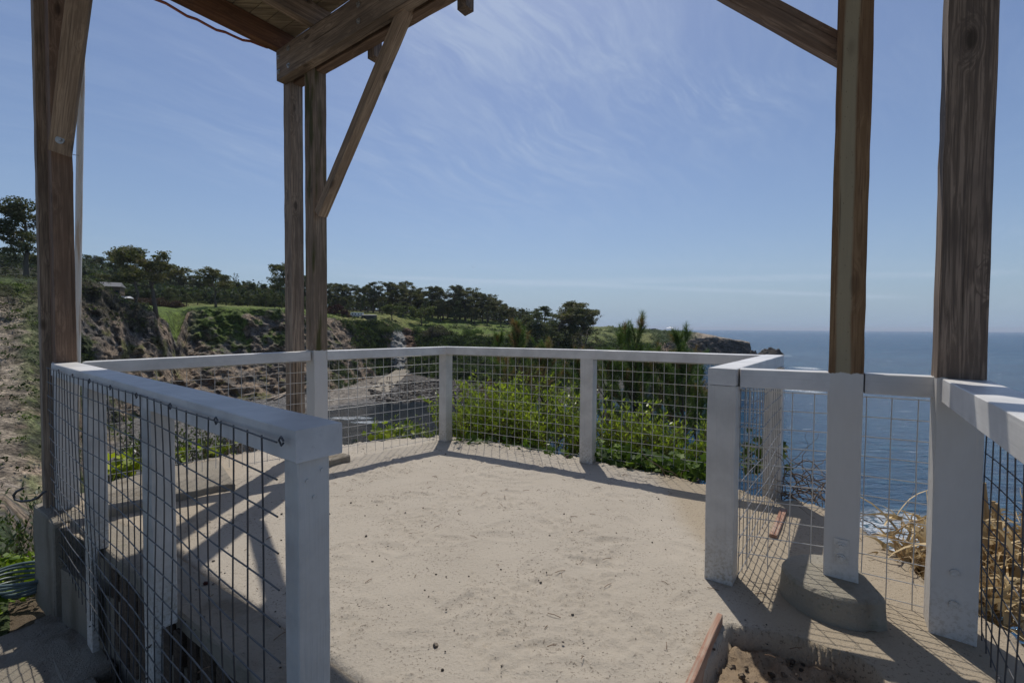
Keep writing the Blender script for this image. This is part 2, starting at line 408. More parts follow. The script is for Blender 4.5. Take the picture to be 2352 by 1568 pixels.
def attr_mat(name, rough=.9, nscale=1.5, bumpd=.6, spec=.2, fine=6.):
    mt, t, b = mat(name)
    a = t.new('ShaderNodeAttribute'); a.attribute_name = 'tone'; pos = t.new('ShaderNodeNewGeometry').outputs['Position']
    n = t.noise(pos, nscale, 6, .65); n2 = t.noise(pos, nscale * fine, 4, .7)
    v = t.math('MULTIPLY', t.ramp(n, .3, .72, .35, 1.65), t.ramp(n2, .32, .68, .45, 1.55))
    c = t.mix(1., a.outputs[0], t.comb(v, v, v), 'MULTIPLY')
    t.put(b.inputs['Base Color'], c); b.inputs['Roughness'].default_value = rough; b.inputs['Specular IOR Level'].default_value = spec
    t.put(b.inputs['Normal'], t.bump(t.math('ADD', n, t.math('MULTIPLY', n2, .4)), .8, bumpd))
    return mt
M['terrain'] = attr_mat('coastal terrain', nscale=.55, bumpd=1.2)
M['rock'] = attr_mat('shore rock', nscale=.9, bumpd=.8)
def leaf_mat(name, transl=.35, rough=.5, spec=.35, tt=(1.5, 1.7, .6)):
    mt = bpy.data.materials.new(name); mt.use_nodes = True; t = NT(mt.node_tree); t.n.clear()
    a = t.new('ShaderNodeAttribute'); a.attribute_name = 'tone'
    b = t.new('ShaderNodeBsdfPrincipled'); t.put(b.inputs['Base Color'], a.outputs[0]); b.inputs['Roughness'].default_value = rough; b.inputs['Specular IOR Level'].default_value = spec
    o = t.new('ShaderNodeOutputMaterial')
    if transl:
        tr_ = t.new('ShaderNodeBsdfTranslucent'); t.put(tr_.inputs[0], t.mix(1., a.outputs[0], tt, 'MULTIPLY'))
        ms = t.new('ShaderNodeMixShader'); ms.inputs[0].default_value = transl; t.l.new(b.outputs[0], ms.inputs[1]); t.l.new(tr_.outputs[0], ms.inputs[2]); t.l.new(ms.outputs[0], o.inputs[0])
    else: t.l.new(b.outputs[0], o.inputs[0])
    return mt
M['leaf'] = leaf_mat('broad leaves', .32, .36, .45); M['ivy'] = leaf_mat('ivy leaves', .3, .55, .25); M['needle'] = leaf_mat('pine needles', .2, .55)
M['crown'] = leaf_mat('conifer foliage', .18, .7, .15); M['brush'] = leaf_mat('coastal brush foliage', .15, .8, .1)
M['bark'] = simple('grey brown bark', (.13, .108, .085), .9, 0, 3, .4, .1)
M['twig'] = simple('bare twig bark', (.17, .125, .09), .85, 0, 20, .3, .2)
M['straw'] = leaf_mat('dry straw', .25, .7, .2, (1.05, 1.0, .85))
def water_mat():
    mt, t, b = mat('sea water')
    pos = t.new('ShaderNodeNewGeometry').outputs['Position']
    yy = t.sep(pos)
    cd = t.new('ShaderNodeCameraData').outputs['View Distance']
    big = t.noise(t.mapv(pos, (.010, .022, 1), (0, 0, .3)), 1, 4, .55, .6)
    sw = t.noise(t.mapv(pos, (.16, .42, 1), (0, 0, .25)), 1, 5, .62, .8)
    rip = t.noise(t.mapv(pos, (.9, 1.9, 1), (0, 0, -.2)), 1, 5, .65, .5)
    far = t.noise(t.mapv(pos, (.02, .06, 1), (0, 0, .1)), 1, 5, .65, .5)
    c = t.mix(t.ramp(big, .35, .65), (.009, .062, .145), (.013, .088, .175))
    c = t.mix(t.math('MULTIPLY', t.ramp(sw, .52, .66), t.ramp(cd, 500, 60, 0, .55)), c, (.02, .13, .20)); c = t.mix(t.math('MULTIPLY', t.ramp(t.math('ADD', sw, t.math('MULTIPLY', rip, .3)), .60, .48), t.ramp(cd, 700, 60, 0, .6)), c, (.003, .022, .06))
    # shallow green and foam close under the cliffs
    def spot(cx, cy, rx, ry, ang=0.):
        v = t.mapv(pos, (1, 1, 0), (0, 0, 0), (-cx, -cy, 0))
        v = t.mapv(v, (1 / rx, 1 / ry, 0), (0, 0, ang))
        ln = t.new('ShaderNodeVectorMath', operation='LENGTH'); t.put(ln.inputs[0], v)
        return t.ramp(t.math('ADD', ln.outputs['Value'], t.math('MULTIPLY', t.math('SUBTRACT', t.noise(pos, .12, 5, .65), .5), 1.2)), .45, 1.1, 1, 0)
    f = None
    for s_ in ((47, 54, 10, 11, 0), (53, 60, 12, 7, .2), (60, 50, 12, 4, .3), (250, 470, 16, 6, 0), (285, 482, 14, 3, 0), (268, 455, 20, 4, 0), (205, 315, 10, 12, 0), (128, 205, 9, 18, .2), (-47, 131, 9, 3.2, .5), (-40, 126, 7, 2, .5)):
        q = spot(*s_); f = q if f is None else t.math('MAXIMUM', f, q)
    c = t.mix(t.math('MULTIPLY', f, .6), c, (.03, .10, .12))
    fo = t.math('MULTIPLY', f, t.ramp(t.noise(t.mapv(pos, (.5, 1.1, 1)), 1, 8, .75, 1.4), .42, .54))
    caps_glints = t.math('MULTIPLY', t.ramp(t.noise(t.mapv(pos, (.10, .34, 1), (0, 0, .15)), 1, 7, .72, .4), .63, .675), .9)  # white specks: whitecaps, with sun glints painted into the colour
    caps_glints_far = t.math('MULTIPLY', t.ramp(t.noise(t.mapv(pos, (.022, .09, 1), (0, 0, .1)), 1, 8, .75, .4), .64, .68), t.ramp(cd, 250, 900, 0, .7))
    fo = t.math('MAXIMUM', fo, t.math('MAXIMUM', t.math('MULTIPLY', caps_glints, t.ramp(cd, 60, 180, .1, .9)), caps_glints_far))
    c = t.mix(fo, c, (.80, .83, .84))
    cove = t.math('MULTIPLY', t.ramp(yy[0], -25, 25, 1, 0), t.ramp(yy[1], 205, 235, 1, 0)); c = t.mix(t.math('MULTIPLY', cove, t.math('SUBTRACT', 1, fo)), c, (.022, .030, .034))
    t.put(b.inputs['Base Color'], c)
    t.put(b.inputs['Roughness'], t.math('ADD', t.ramp(cd, 60, 900, .04, .24), t.math('MULTIPLY', fo, .4)))
    b.inputs['IOR'].default_value = 1.33; b.inputs['Specular IOR Level'].default_value = .42
    hh = t.math('ADD', t.math('MULTIPLY', sw, 1.3), t.math('MULTIPLY', rip, .42))
    nrm = t.bump(hh, 1., 2.4)
    nrm = t.bump(far, t.ramp(cd, 150, 900, .0, 1.), 5.5, nrm)
    t.put(b.inputs['Normal'], nrm)
    return mt
M['water'] = water_mat()
# ------------------------------------------------------------ sea
mb = MB(); SEA = -25.0
ring = []
xs_ = [-30000, -6000, -1500, -400, 0, 400, 1500, 6000, 30000]; ys_ = [-200, 0, 60, 200, 600, 2000, 7000, 30000, 45000]
vs = [(x, y, SEA) for y in ys_ for x in xs_]; fs = [(j * 9 + i, j * 9 + i + 1, (j + 1) * 9 + i + 1, (j + 1) * 9 + i) for j in range(8) for i in range(8)]
mb.add(vs, fs); tag(mb.build('water', M['water']), kind='structure')
# ------------------------------------------------------------ coastal terrain: profiles seen from the lookout, each knot is a real distance and height
def zy(x, y, d): return D(x, y, d).z
COLS = [ # x | near knots (D,z) x3 | cliff foot, mid, top, plateau, tree line, hill (y, D)
 (-700, (2.2,-.85),(6,-1.0),(10,-2.0),   (1150,27),(900,40),(640,56),(620,90),(600,150),(560,400)),
 (0,    (2.6,-.85),(4.6,-.9),(9,-2.4),    (1120,30),(880,44),(652,62),(645,95),(640,180),(612,400)),
 (60,   (3.0,-.9),(5.2,-1.4),(10,-4.0),   (1130,31),(870,45),(658,64),(648,97),(642,185),(615,400)),
 (100,  (3.0,-1.2),(6,-2.6),(13,-7),      (1110,33),(860,48),(656,67),(650,100),(645,190),(618,400)),
 (185,  (3.3,-1.6),(12,-9),(75,-24.3),      (1012,98),(830,113),(640,126),(648,150),(655,220),(625,400)),
 (233,  (3.6,-1.8),(15,-12),(80,-24.5),     (1000,104),(840,119),(657,131),(664,158),(672,220),(636,400)),
 (267,  (4,-2),(18,-15),(82,-24.6),       (980,111),(840,125),(682,137),(683,163),(685,225),(644,400)),
 (300,  (4.2,-2.2),(20,-17),(70,-24.6),   (960,120),(840,134),(700,144),(701,165),(697,235),(652,400)),
 (353,  (4.4,-2.2),(22,-19),(76,-24.8),   (950,128),(840,140),(717,151),(710,168),(700,235),(662,400)),
 (383,  (4.5,-2.2),(24,-21),(80,-24.9),   (945,135),(850,147),(737,158),(713,178),(700,235),(667,400)),
 (405,  (4.5,-2.2),(25,-22),(82,-24.95),  (945,138),(880,150),(790,164),(718,186),(701,235),(670,400)),
 (433,  (4.6,-2.2),(25,-23),(84,-25.0),   (940,140),(835,168),(713,185),(706,198),(700,240),(673,400)),
 (520,  (4.8,-2.2),(26,-25),(90,-25.1),   (930,150),(830,172),(711,190),(705,202),(701,250),(680,400)),
 (600,  (4.8,-2.2),(27,-27),(101,-25.1),  (915,160),(820,184),(714,196),(708,208),(703,262),(690,400)),
 (660,  (4.8,-2.2),(28,-28),(119,-25.1),  (905,170),(820,186),(717,201),(710,217),(706,280),(695,400)),
 (755,  (4.8,-2.2),(28,-28),(143,-25.1),  (899,176),(810,205),(727,228),(721,250),(714,310),(705,400)),
 (800,  (4.8,-2.2),(28,-28),(147,-25.1),  (885,196),(805,222),(738,240),(728,262),(715,315),(708,400)),
 (850,  (4.8,-2.2),(28,-28),(151,-25.1),  (868,226),(800,243),(738,255),(730,272),(718,320),(710,400)),
 (900,  (4.8,-2.2),(28,-28),(154,-25.1),  (855,250),(795,262),(744,272),(733,290),(720,325),(712,400)),
 (950,  (4.8,-2.2),(28,-28),(158,-25.1),  (858,240),(800,265),(760,285),(742,305),(724,335),(714,400)),
 (1000, (4.8,-2.2),(28,-28),(164,-25.1),  (868,220),(800,253),(765,275),(746,305),(729,340),(718,400)),
 (1100, (4.7,-2.2),(28,-28),(168,-25.1),  (880,200),(815,235),(775,258),(755,292),(735,340),(728,400)),
 (1200, (4.4,-2.2),(28,-28),(168,-25.1),  (885,195),(820,225),(780,252),(760,292),(745,345),(740,400)),
 (1300, (4.0,-2.2),(28,-28),(158,-25.1),  (890,185),(822,215),(790,247),(766,300),(755,350),(750,400)),
 (1400, (3.6,-2.2),(28,-28),(172,-25.1),  (870,215),(828,260),(792,305),(768,340),(756,385),(750,430)),
 (1500, (3.2,-2.2),(28,-28),(255,-25.1),  (835,325),(815,345),(790,365),(772,390),(759,430),(760,470)),
 (1570, (2.9,-2.1),(28,-28),(360,-25.1),  (820,400),(808,420),(783,440),(771,455),(761,470),(763,500)),
 (1600, (2.9,-2.1),(28,-28),(390,-25.1),  (817,425),(803,438),(778,448),(768,460),(763,475),(766,500)),
 (1632, (2.8,-2.1),(28,-28),(425,-25.2),  (814,445),(798,452),(774,458),(770,470),(769,480),(771,500)),
 (1700, (2.6,-2.1),(28,-28),(450,-25.4),  (812,462),(801,466),(783,468),(781,480),(783,490),(787,500)),
 (1724, (2.5,-2.1),(28,-28),(455,-26),    (811,466),(803,468),(788,470),(787,478),(791,486),(796,495)),
 (1728, (2.5,-2.1),(28,-29),(455,-29),    None)
]
COLS += [(1860, (2.3,-2.0),(24,-29),(60,-30), None), (1900, (2.0,-2.0),(9,-7),(32,-28), None), (2150, (1.4,-1.6),(7,-5.5),(26,-28), None), (2400, (.9,-1.5),(6,-4.5),(24,-28), None), (3400, (.3,-1.5),(6,-4.5),(24,-28), None)]
KX = np.array([c[0] for c in COLS], float)
KD = []; KZ = []
for c in COLS:
    ds = [k[0] for k in c[1:4]]; zs = [k[1] for k in c[1:4]]
    if c[4] is None:
        ds += [466 + i * 6 for i in range(6)]; zs += [-30.] * 6
        ds.append(600); zs.append(-30.)
    else:
        for (y, d) in c[4:]: ds.append(d); zs.append(zy(c[0], y, d))
        ds.append(700 if c[0] < 1480 else 600); zs.append(zs[-1] + (18 if c[0] < 700 else 0) if c[0] < 1300 else -28.)
    KD.append(ds); KZ.append(zs)
KD = np.array(KD, float); KZ = np.array(KZ, float)
def Tz(x, d):                       # bare ground height in column x at distance d (scalar)
    dd = [np.interp(x, KX, KD[:, k]) for k in range(10)]; zz = [np.interp(x, KX, KZ[:, k]) for k in range(10)]
    return float(np.interp(d, dd, zz))
def P(x, d, dz=0.):                 # a point standing on the ground
    return Vector(((x - 1176.) / F * d, d, Tz(x, d) + dz))
def hit(x, y, dmin=60):             # where the line of sight through (x,y) meets the ground
    for d in np.arange(dmin, 420, .8):
        if Tz(x, d) >= D(x, y, d).z: return P(x, d)
    return P(x, 400)
xs = np.concatenate([np.arange(-700, -30, 14), np.arange(-30, 1728.1, 2.6), np.arange(1728.5, 3400, 30)])
NR = [7, 14, 26, 105, 125, 34, 22, 12, 5]
rows_d = []; rows_z = []; role = []
kd = np.stack([np.interp(xs, KX, KD[:, k]) for k in range(10)]); kz = np.stack([np.interp(xs, KX, KZ[:, k]) for k in range(10)])
for k in range(9):
    for i in range(NR[k]):
        t_ = i / NR[k]
        rows_d.append(kd[k] * (1 - t_) + kd[k + 1] * t_); rows_z.append(kz[k] * (1 - t_) + kz[k + 1] * t_); role.append(k + t_)
rows_d.append(kd[9]); rows_z.append(kz[9]); role.append(9.)
DD = np.array(rows_d); ZZ = np.array(rows_z); RO = np.array(role)[:, None] * np.ones_like(DD); XP = xs[None, :] * np.ones_like(DD)
X0 = (XP - 1176.) / F * DD; Y0 = DD.copy(); Z0 = ZZ.copy()
YP = 753.5 + (XP - 1176) * .0064 - (Z0 - H) / DD * F      # where it shows, only to find the kind of ground it is
cliff = sstep(2.7, 3.2, RO) * sstep(5.35, 4.9, RO)
# gullies and ribs down the cliffs, broken ground everywhere
arc = XP * DD / F
rib = np.abs(fbm(arc / 14. + Z0 / 20., Z0 / 17., 0, 4, 3)) ; rib2 = np.abs(fbm(arc / 5., Z0 / 4., 0, 4, 9))
amp = np.clip(DD / 190., .06, .8)
iso = np.abs(fbm(X0 / 15., Y0 / 15., Z0 / 9., 5, 13))
disp = (rib * 5. - 1.2) * amp + (rib2 * 3. - .8) * amp + (iso * 9. - 2.) * amp
edge_keep = 1 - .75 * np.exp(-((RO - 5.) / .18) ** 2)
Y1 = Y0 + disp * cliff * edge_keep; X1 = X0 * (Y1 / Y0)
rough = np.where(XP < 190, fbm(X0 / 1.6, Y0 / 1.6, Z0 / 1.6, 4, 21, .5) * .55, fbm(X0 / 3.4, Y0 / 3.4, Z0 / 3.4, 4, 21, .55) * 2.0) * np.clip(DD / 110., .3, 1.3)
rock_n = np.maximum(fbm(X0 / 5., Y0 / 5., Z0 / 5., 4, 23), 0) * 2.2 * np.clip(DD / 150., .1, 1.)
push = (rough + rock_n) * cliff * sstep(5, 40, DD) * .9
Y1 = Y1 - push; X1 = X0 * (Y1 / Y0); rough = rough * (1 - .35 * cliff)
shr_bump = (np.maximum(fbm(X0 / 3.6, Y0 / 3.6, 0, 3, 31), 0)) * 3.0 * np.clip(DD / 160., .2, 1.)
nearfac = sstep(5, 40, DD)
flat = sstep(5.1, 5.6, RO)          # lawns are smooth
# kinds of ground ---------------------------------------------------
n1 = fbm(X0 / 9., Y0 / 9., Z0 / 9., 5, 41); n2 = fbm(X0 / 2.6, Y0 / 2.6, Z0 / 2.6, 4, 51); n3 = fbm(X0 / 22., Y0 / 22., 0, 3, 61); n4 = fbm(arc / 3.6 + Z0 / 5., Z0 / 3., 0, 4, 71)
nb = sstep(190, 120, XP); n2 = n2 * (1 - nb) + nb * fbm(X0 / .8, Y0 / .8, Z0 / .8, 5, 52); n4 = n4 * (1 - nb) + nb * fbm(X0 / .5, Y0 / .5, Z0 / .4, 5, 53); n1 = n1 * (1 - nb) + nb * fbm(X0 / 2.6, Y0 / 2.6, Z0 / 2.6, 5, 54)
c_grass = np.array([.105, .150, .028]); c_dry = np.array([.21, .20, .075]); c_shrub = np.array([.040, .055, .022]); c_rock = np.array([.125, .112, .098]); c_dark = np.array([.055, .05, .044])
c_soil = np.array([.225, .17, .12]); c_tan = np.array([.30, .245, .185]); c_grav = np.array([.145, .138, .13]); c_sandb = np.array([.21, .185, .155]); c_for = np.array([.035, .036, .02]); c_moss = np.array([.12, .125, .03]); c_pale = np.array([.30, .29, .265])
def mixc(a, b, f): return a * (1 - f[..., None]) + b * f[..., None]
col = np.ones(DD.shape + (3,)) * c_soil * 1.15
col = mixc(col, c_rock * 1.15, sstep(-.1, .3, n1)); col = mixc(col, c_dark, sstep(.2, .6, n4) * .5)
col = mixc(col, c_moss, sstep(.12, .35, n2 + n1 * .4) * .75)
col = mixc(col, c_shrub, sstep(.12, .4, n3 + n2 * .5) * .8)
wR = sstep(420, 470, XP) * sstep(720, 660, XP)        # grey slabs and green ledges of the inner cove
col = mixc(col, c_rock * 1.15, wR * sstep(-.2, .2, n4) * .8)
col = mixc(col, c_grass * .8, wR * sstep(4.15, 4.6, RO + n2 * .6) * sstep(-.25, .05, n1 + n2 * .5)); col = mixc(col, c_shrub * 1.1, wR * sstep(.05, .3, n3 + n2 * .6 + .1) * .9)
wV = sstep(720, 800, XP) * sstep(930, 890, XP)
col = mixc(col, c_shrub * 1.1, wV * sstep(-.25, .15, n2 + n3))
col = mixc(col, c_soil * .6, wV * sstep(.1, .4, n4) * .7)
wS = sstep(925, 965, XP + n2 * 12) * sstep(1545, 1500, XP)
col = mixc(col, c_shrub, wS * .95); col = mixc(col, c_grass * .55, wS * sstep(.0, .35, n1))
col = mixc(col, c_dark * 1.3, sstep(1490, 1540, XP) * .9); col = mixc(col, c_tan * .8, sstep(1560, 1600, XP) * sstep(4.7, 5., RO))
# bare pale scar and brown slip
scar = inpoly(XP + n2 * 5, YP, [(905, 752), (922, 752), (928, 775), (934, 800), (930, 850), (898, 850), (896, 800)])
slip = inpoly(XP + n2 * 6, YP, [(920, 752), (945, 752), (958, 790), (952, 815), (930, 815), (924, 780)])
col[slip] = np.array([.16, .105, .07]); col[scar] = c_pale
# left: brown brush crown of the near ridge, tan eroded face
lb = sstep(345, 330, XP) * sstep(4.45, 4.72, RO + n2 * .25)
col = mixc(col, np.array([.085, .075, .052]), lb * .9)
lt = sstep(110, 60, XP) * sstep(5.0, 4.6, RO) * sstep(2.2, 2.8, RO)
col = mixc(col, c_tan * 1.05, lt * .85 * sstep(-.3, .2, n2 + .35 - (XP / 160.))); col = mixc(col, c_grass * .9, lt * sstep(20, 80, XP + n2 * 40) * sstep(.0, .3, n1 + .25) * .6)
col = mixc(col, c_grass * .7, sstep(110, 60, XP) * sstep(4.72, 4.95, RO) * sstep(5.6, 5.3, RO) * .8)
# tops
top = sstep(4.96, 5.08, RO)
tcol = mixc(np.ones(DD.shape + (3,)) * c_grass, c_dry, sstep(.0, .4, n3 + n2 * .3) * .55)
tcol = mixc(tcol, c_dry, sstep(740, 800, XP) * sstep(960, 900, XP) * .5); tcol = mixc(tcol, c_dry * .85, sstep(1150, 1350, XP) * .45); tcol = mixc(tcol, c_shrub * 1.4, sstep(1000, 1100, XP) * sstep(.05, .2, n1 + n2 * .3) * .8)
tcol = mixc(tcol, c_shrub * 1.2, sstep(345, 320, XP)); tcol = mixc(tcol, c_shrub * 1.4, sstep(1380, 1420, XP) * sstep(6.3, 6.7, RO + n2 * .2)); tcol = mixc(tcol, c_dry * 1.05, sstep(1420, 1480, XP) * sstep(6.5, 6.2, RO) * .4)
tcol = mixc(tcol, c_shrub * 1.5, sstep(1490, 1520, XP + n2 * 12)); tcol = mixc(tcol, c_tan * 1.1, sstep(1575, 1620, XP + n2 * 15)); tcol = mixc(tcol, c_for, sstep(7.1, 7.5, RO) * sstep(1330, 1250, XP)); tcol = mixc(tcol, c_for * 1.2, sstep(6.4, 6.8, RO) * sstep(350, 300, XP))
col = mixc(col, tcol, top)
# beach
bch = sstep(3.02, 2.96, RO) * sstep(1.7, 2.0, RO) * sstep(210, 300, XP)
bcol = mixc(np.ones(DD.shape + (3,)) * c_grav, c_sandb, sstep(690, 740, XP + n2 * 10) * sstep(900, 860, XP) * sstep(2.15, 2.3, RO)); bcol = mixc(bcol, c_dark * 1.2, sstep(2.12, 2.02, RO) * .8)
bcol = mixc(bcol, c_dark * 1.5, sstep(880, 940, XP + n2 * 10) * .7)
col = mixc(col, bcol, bch)
low = sstep(2.0, 1.6, RO); col = mixc(col, c_shrub * 1.3, low * sstep(1600, 1500, XP)); col = mixc(col, c_dark * 1.6, low * sstep(1500, 1700, XP))
is_shrub = np.clip(wR * (1 - top) * sstep(.05, .3, n3 + n2 * .6 + .1) * .9 + lb * .8 + wS * sstep(2.98, 3.1, RO) * (1 - top) + wV * .8 * sstep(-.25, .15, n2 + n3) * (1 - top) + (1 - top) * cliff * sstep(.12, .4, n3 + n2 * .5) * .55 + top * sstep(345, 320, XP) * sstep(6, 5.7, RO) + sstep(1380, 1420, XP) * sstep(1600, 1560, XP) * sstep(6.3, 6.7, RO) + top * sstep(1490, 1520, XP) * sstep(1600, 1560, XP), 0, 1) * nearfac
is_shrub = np.clip(is_shrub + top * sstep(1000, 1100, XP) * sstep(1590, 1560, XP) * sstep(.08, .22, n1 + n2 * .3) * .8 + top * sstep(700, 800, XP) * sstep(1100, 1000, XP) * sstep(.16, .3, n1 + n2 * .3) * .4, 0, 1)
is_shrub *= (1 - scar) * (1 - slip) * (1 - bch)
Z1 = Z0 + rough * (1 - .85 * flat) * (1 - .9 * bch) * nearfac + shr_bump * is_shrub
tipmask = sstep(1560, 1600, XP); Z1 += tipmask * top * fbm(X0 / 9, Y0 / 9, 0, 4, 81) * 1.2
nr, nc = DD.shape
idx = np.arange(nr * nc).reshape(nr, nc)
Fq = np.stack([idx[:-1, :-1], idx[:-1, 1:], idx[1:, 1:], idx[1:, :-1]], -1).reshape(-1, 4)
TV = np.stack([X1, Y1, Z1], -1).reshape(-1, 3)
terr = np_mesh('terrain', TV, Fq, M['terrain'], None, True, col.reshape(-1, 3)); tag(terr, kind='structure')
# ------------------------------------------------------------ leaves helper
def frames(n, up=.0):
    a = rng.normal(size=(n, 3)); a[:, 2] += up; a /= np.linalg.norm(a, axis=1)[:, None]
    b = rng.normal(size=(n, 3)); b -= a * (a * b).sum(1)[:, None]; b /= np.linalg.norm(b, axis=1)[:, None]
    return a, b
def tri_cloud(cen, size, up=0.):
    n = len(cen); a, b = frames(n); c_ = np.cross(a, b); s = np.asarray(size).reshape(-1, 1) * np.ones((n, 1))
    v = np.stack([cen - b * s * .5, cen + b * s * .5 + c_ * s * .15, cen + c_ * s * .8], 1).reshape(-1, 3)
    return v, np.arange(n * 3).reshape(n, 3)
def leaf_quads(cen, dirs, nrm, L, W):
    dirs = dirs / np.linalg.norm(dirs, axis=1)[:, None]
    sidev = np.cross(dirs, nrm); sidev /= (np.linalg.norm(sidev, axis=1)[:, None] + 1e-9)
    L = np.asarray(L).reshape(-1, 1); W = np.asarray(W).reshape(-1, 1)
    up = np.cross(sidev, dirs)
    v = np.stack([cen, cen + dirs * L * .45 + sidev * W * .5 + up * W * .12, cen + dirs * L, cen + dirs * L * .45 - sidev * W * .5 + up * W * .12], 1).reshape(-1, 3)
    return v, np.arange(len(cen) * 4).reshape(-1, 4)
def lobed(cen, dirs, nrm, R):            # ivy-like leaf, a fan of ten edges made as quads
    dirs = dirs / np.linalg.norm(dirs, axis=1)[:, None]; s = np.cross(dirs, nrm); s /= (np.linalg.norm(s, axis=1)[:, None] + 1e-9)
    up = np.cross(s, dirs)
    ang = [0, .55, 1.1, 1.7, 2.5, 3.14, -2.5, -1.7, -1.1, -.55]; rad = [1., .62, .85, .55, .6, .2, .6, .55, .85, .62]
    R = np.asarray(R).reshape(-1, 1)
    pts = [cen] + [cen + dirs * R * r * math.cos(a) + s * R * r * math.sin(a) + up * R * .12 * (abs(math.sin(a))) for a, r in zip(ang, rad)]
    v = np.stack(pts, 1).reshape(-1, 3); n = len(cen); b = (np.arange(n) * 11)[:, None]
    f = np.concatenate([b + np.array([[0, 1, 2, 3]]), b + np.array([[0, 3, 4, 5]]), b + np.array([[0, 5, 6, 7]]), b + np.array([[0, 7, 8, 9]]), b + np.array([[0, 9, 10, 1]])])
    return v, f
def tones(n, per, a, b, jit=.25, pick=None):
    t_ = rng.random(n)[:, None] if pick is None else pick[:, None]
    c_ = np.array(a) * (1 - t_) + np.array(b) * t_
    c_ = c_ * (1 + (rng.random(n)[:, None] - .5) * 2 * jit)
    return np.repeat(c_, per, 0)
# coastal brush on the slopes: nobody could count it
sh = is_shrub.ravel(); area_w = sh * np.clip(DD.ravel() / 60., 0, 3) * (RO.ravel() < 7.2)
area_w[(XP.ravel() > 1600) | (XP.ravel() < -40)] = 0
N = 14000; ii = rng.choice(len(area_w), N, p=area_w / area_w.sum())
cen = TV[ii] + rng.normal(size=(N, 3)) * [.8, .8, .15]
rad = rng.uniform(.5, 1.25, N) * np.clip(DD.ravel()[ii] / 200., .4, 1.2)
K = 16; off_ = rng.normal(size=(N, K, 3)); off_ /= np.linalg.norm(off_, axis=2)[..., None]; off_[..., 2] = np.abs(off_[..., 2]) * .75
pts = (cen[:, None] + off_ * rad[:, None, None]).reshape(-1, 3)
bv, bf = tri_cloud(pts, np.repeat(rad * .55, K) * rng.uniform(.6, 1.3, N * K))
base = np.where((lb.ravel()[ii] > .4)[:, None], np.array([[.10, .095, .07]]), np.array([[.052, .075, .028]])) * rng.uniform(.5, 1.6, (N, 1))
gsel = rng.random(N) < .22; base[gsel] = np.array([.10, .135, .032]) * rng.uniform(.7, 1.2, (gsel.sum(), 1))
bt = np.repeat(base, K * 3, 0) * np.repeat(rng.uniform(.7, 1.3, (N * K, 1)), 3, 0)
tag(np_mesh('brush', bv, bf, M['brush'], None, False, bt), 'low coastal brush covering the slopes and ledges of the far cliffs', 'brush', kind='stuff')
# rubble on the beach
def rock_geo(mb_v, mb_f, c, r, seed, flatz=.7):
    bm = bmesh.new(); bmesh.ops.create_icosphere(bm, subdivisions=1, radius=1.)
    rr = random.Random(seed); sc = (rr.uniform(.7, 1.4), rr.uniform(.7, 1.3), flatz * rr.uniform(.6, 1.1)); a = rr.uniform(0, 6.28)
    b0 = len(mb_v)
    for v in bm.verts:
        k = rr.uniform(.75, 1.15); x, y, z = v.co.x * sc[0] * k * r, v.co.y * sc[1] * k * r, v.co.z * sc[2] * k * r
        mb_v.append((c[0] + x * math.cos(a) - y * math.sin(a), c[1] + x * math.sin(a) + y * math.cos(a), c[2] + z))
    for f in bm.faces: mb_f.append([b0 + v.index for v in f.verts])
    n = len(bm.verts); bm.free(); return n
rv, rf, rc = [], [], []
for i in range(1500):
    x = random.gauss(1000, 95); d = random.uniform(160, 212)
    if x < 850 or x > 1330: continue
    if d > np.interp(x, KX, KD[:, 3]) + 4: continue
    r = random.choice([.3, .4, .5, .6, .9]) * random.uniform(.7, 1.4)
    p = P(x, d, r * .2); n = rock_geo(rv, rf, p, r, i)
    k = random.uniform(.5, 1.4); base_c = (.10, .088, .075) if random.random() < .6 else (.21, .18, .145)
    rc += [[q * k for q in base_c]] * n
for i in range(500):
    x = random.uniform(430, 760); d = random.uniform(np.interp(x, KX, KD[:, 2]) + 1, np.interp(x, KX, KD[:, 3]))
    r = random.uniform(.08, .28); p = P(x, d, r * .1); n = rock_geo(rv, rf, p, r, i); k = random.uniform(.6, 1.5); rc += [[.13 * k, .125 * k, .118 * k]] * n
tag(np_mesh('beach_rubble', rv, np.array(rf), M['rock'], None, False, np.array(rc)), 'dark rounded rocks and rubble strewn over the head of the cove beach', 'rocks', kind='stuff')
# sea stacks off the headland
def stack(label, x, d, wid, hgt, dep, seed, tone=(.075, .066, .056)):
    n = 40; u = np.linspace(0, 1, n); a, b = np.meshgrid(np.linspace(-1, 1, n), np.linspace(-1, 1, n))
    r_ = np.sqrt(a * a + b * b); h_ = np.clip(1 - r_ ** 2.6, -0.3, 1) * hgt * (.75 + .55 * fbm(a * 2.3 + seed, b * 2.3, 0, 5, seed)) + np.abs(fbm(a * 6, b * 6 + seed, 0, 4, seed)) * hgt * .45 - hgt * .12
    h_[r_ > 1] = -2
    p = Vector(((x - 1176) / F * d, d, SEA))
    V_ = np.stack([p.x + a * wid / 2, p.y + b * dep / 2, p.z + h_], -1).reshape(-1, 3); ix = np.arange(n * n).reshape(n, n)
    f_ = np.stack([ix[:-1, :-1], ix[:-1, 1:], ix[1:, 1:], ix[1:, :-1]], -1).reshape(-1, 4)
    cc = np.array(tone) * (1 + .6 * fbm(V_[:, 0] / 2, V_[:, 1] / 2, V_[:, 2] / 2, 3, seed))[:, None]
    return tag(np_mesh('sea_stack', V_, f_, M['rock'], None, False, cc), label, 'rock', 'rocks standing in the sea off the headland')
stack('jagged dark rock in the sea beyond the headland tip, the outermost one', 1771, 478, 27, 8.0, 18, 5)
stack('small pointed dark rock close against the headland tip', 1731, 462, 8, 7, 8, 6)
stack('low sharp rock between the headland tip and the outer sea stack', 1748, 455, 9, 3.0, 8, 8)
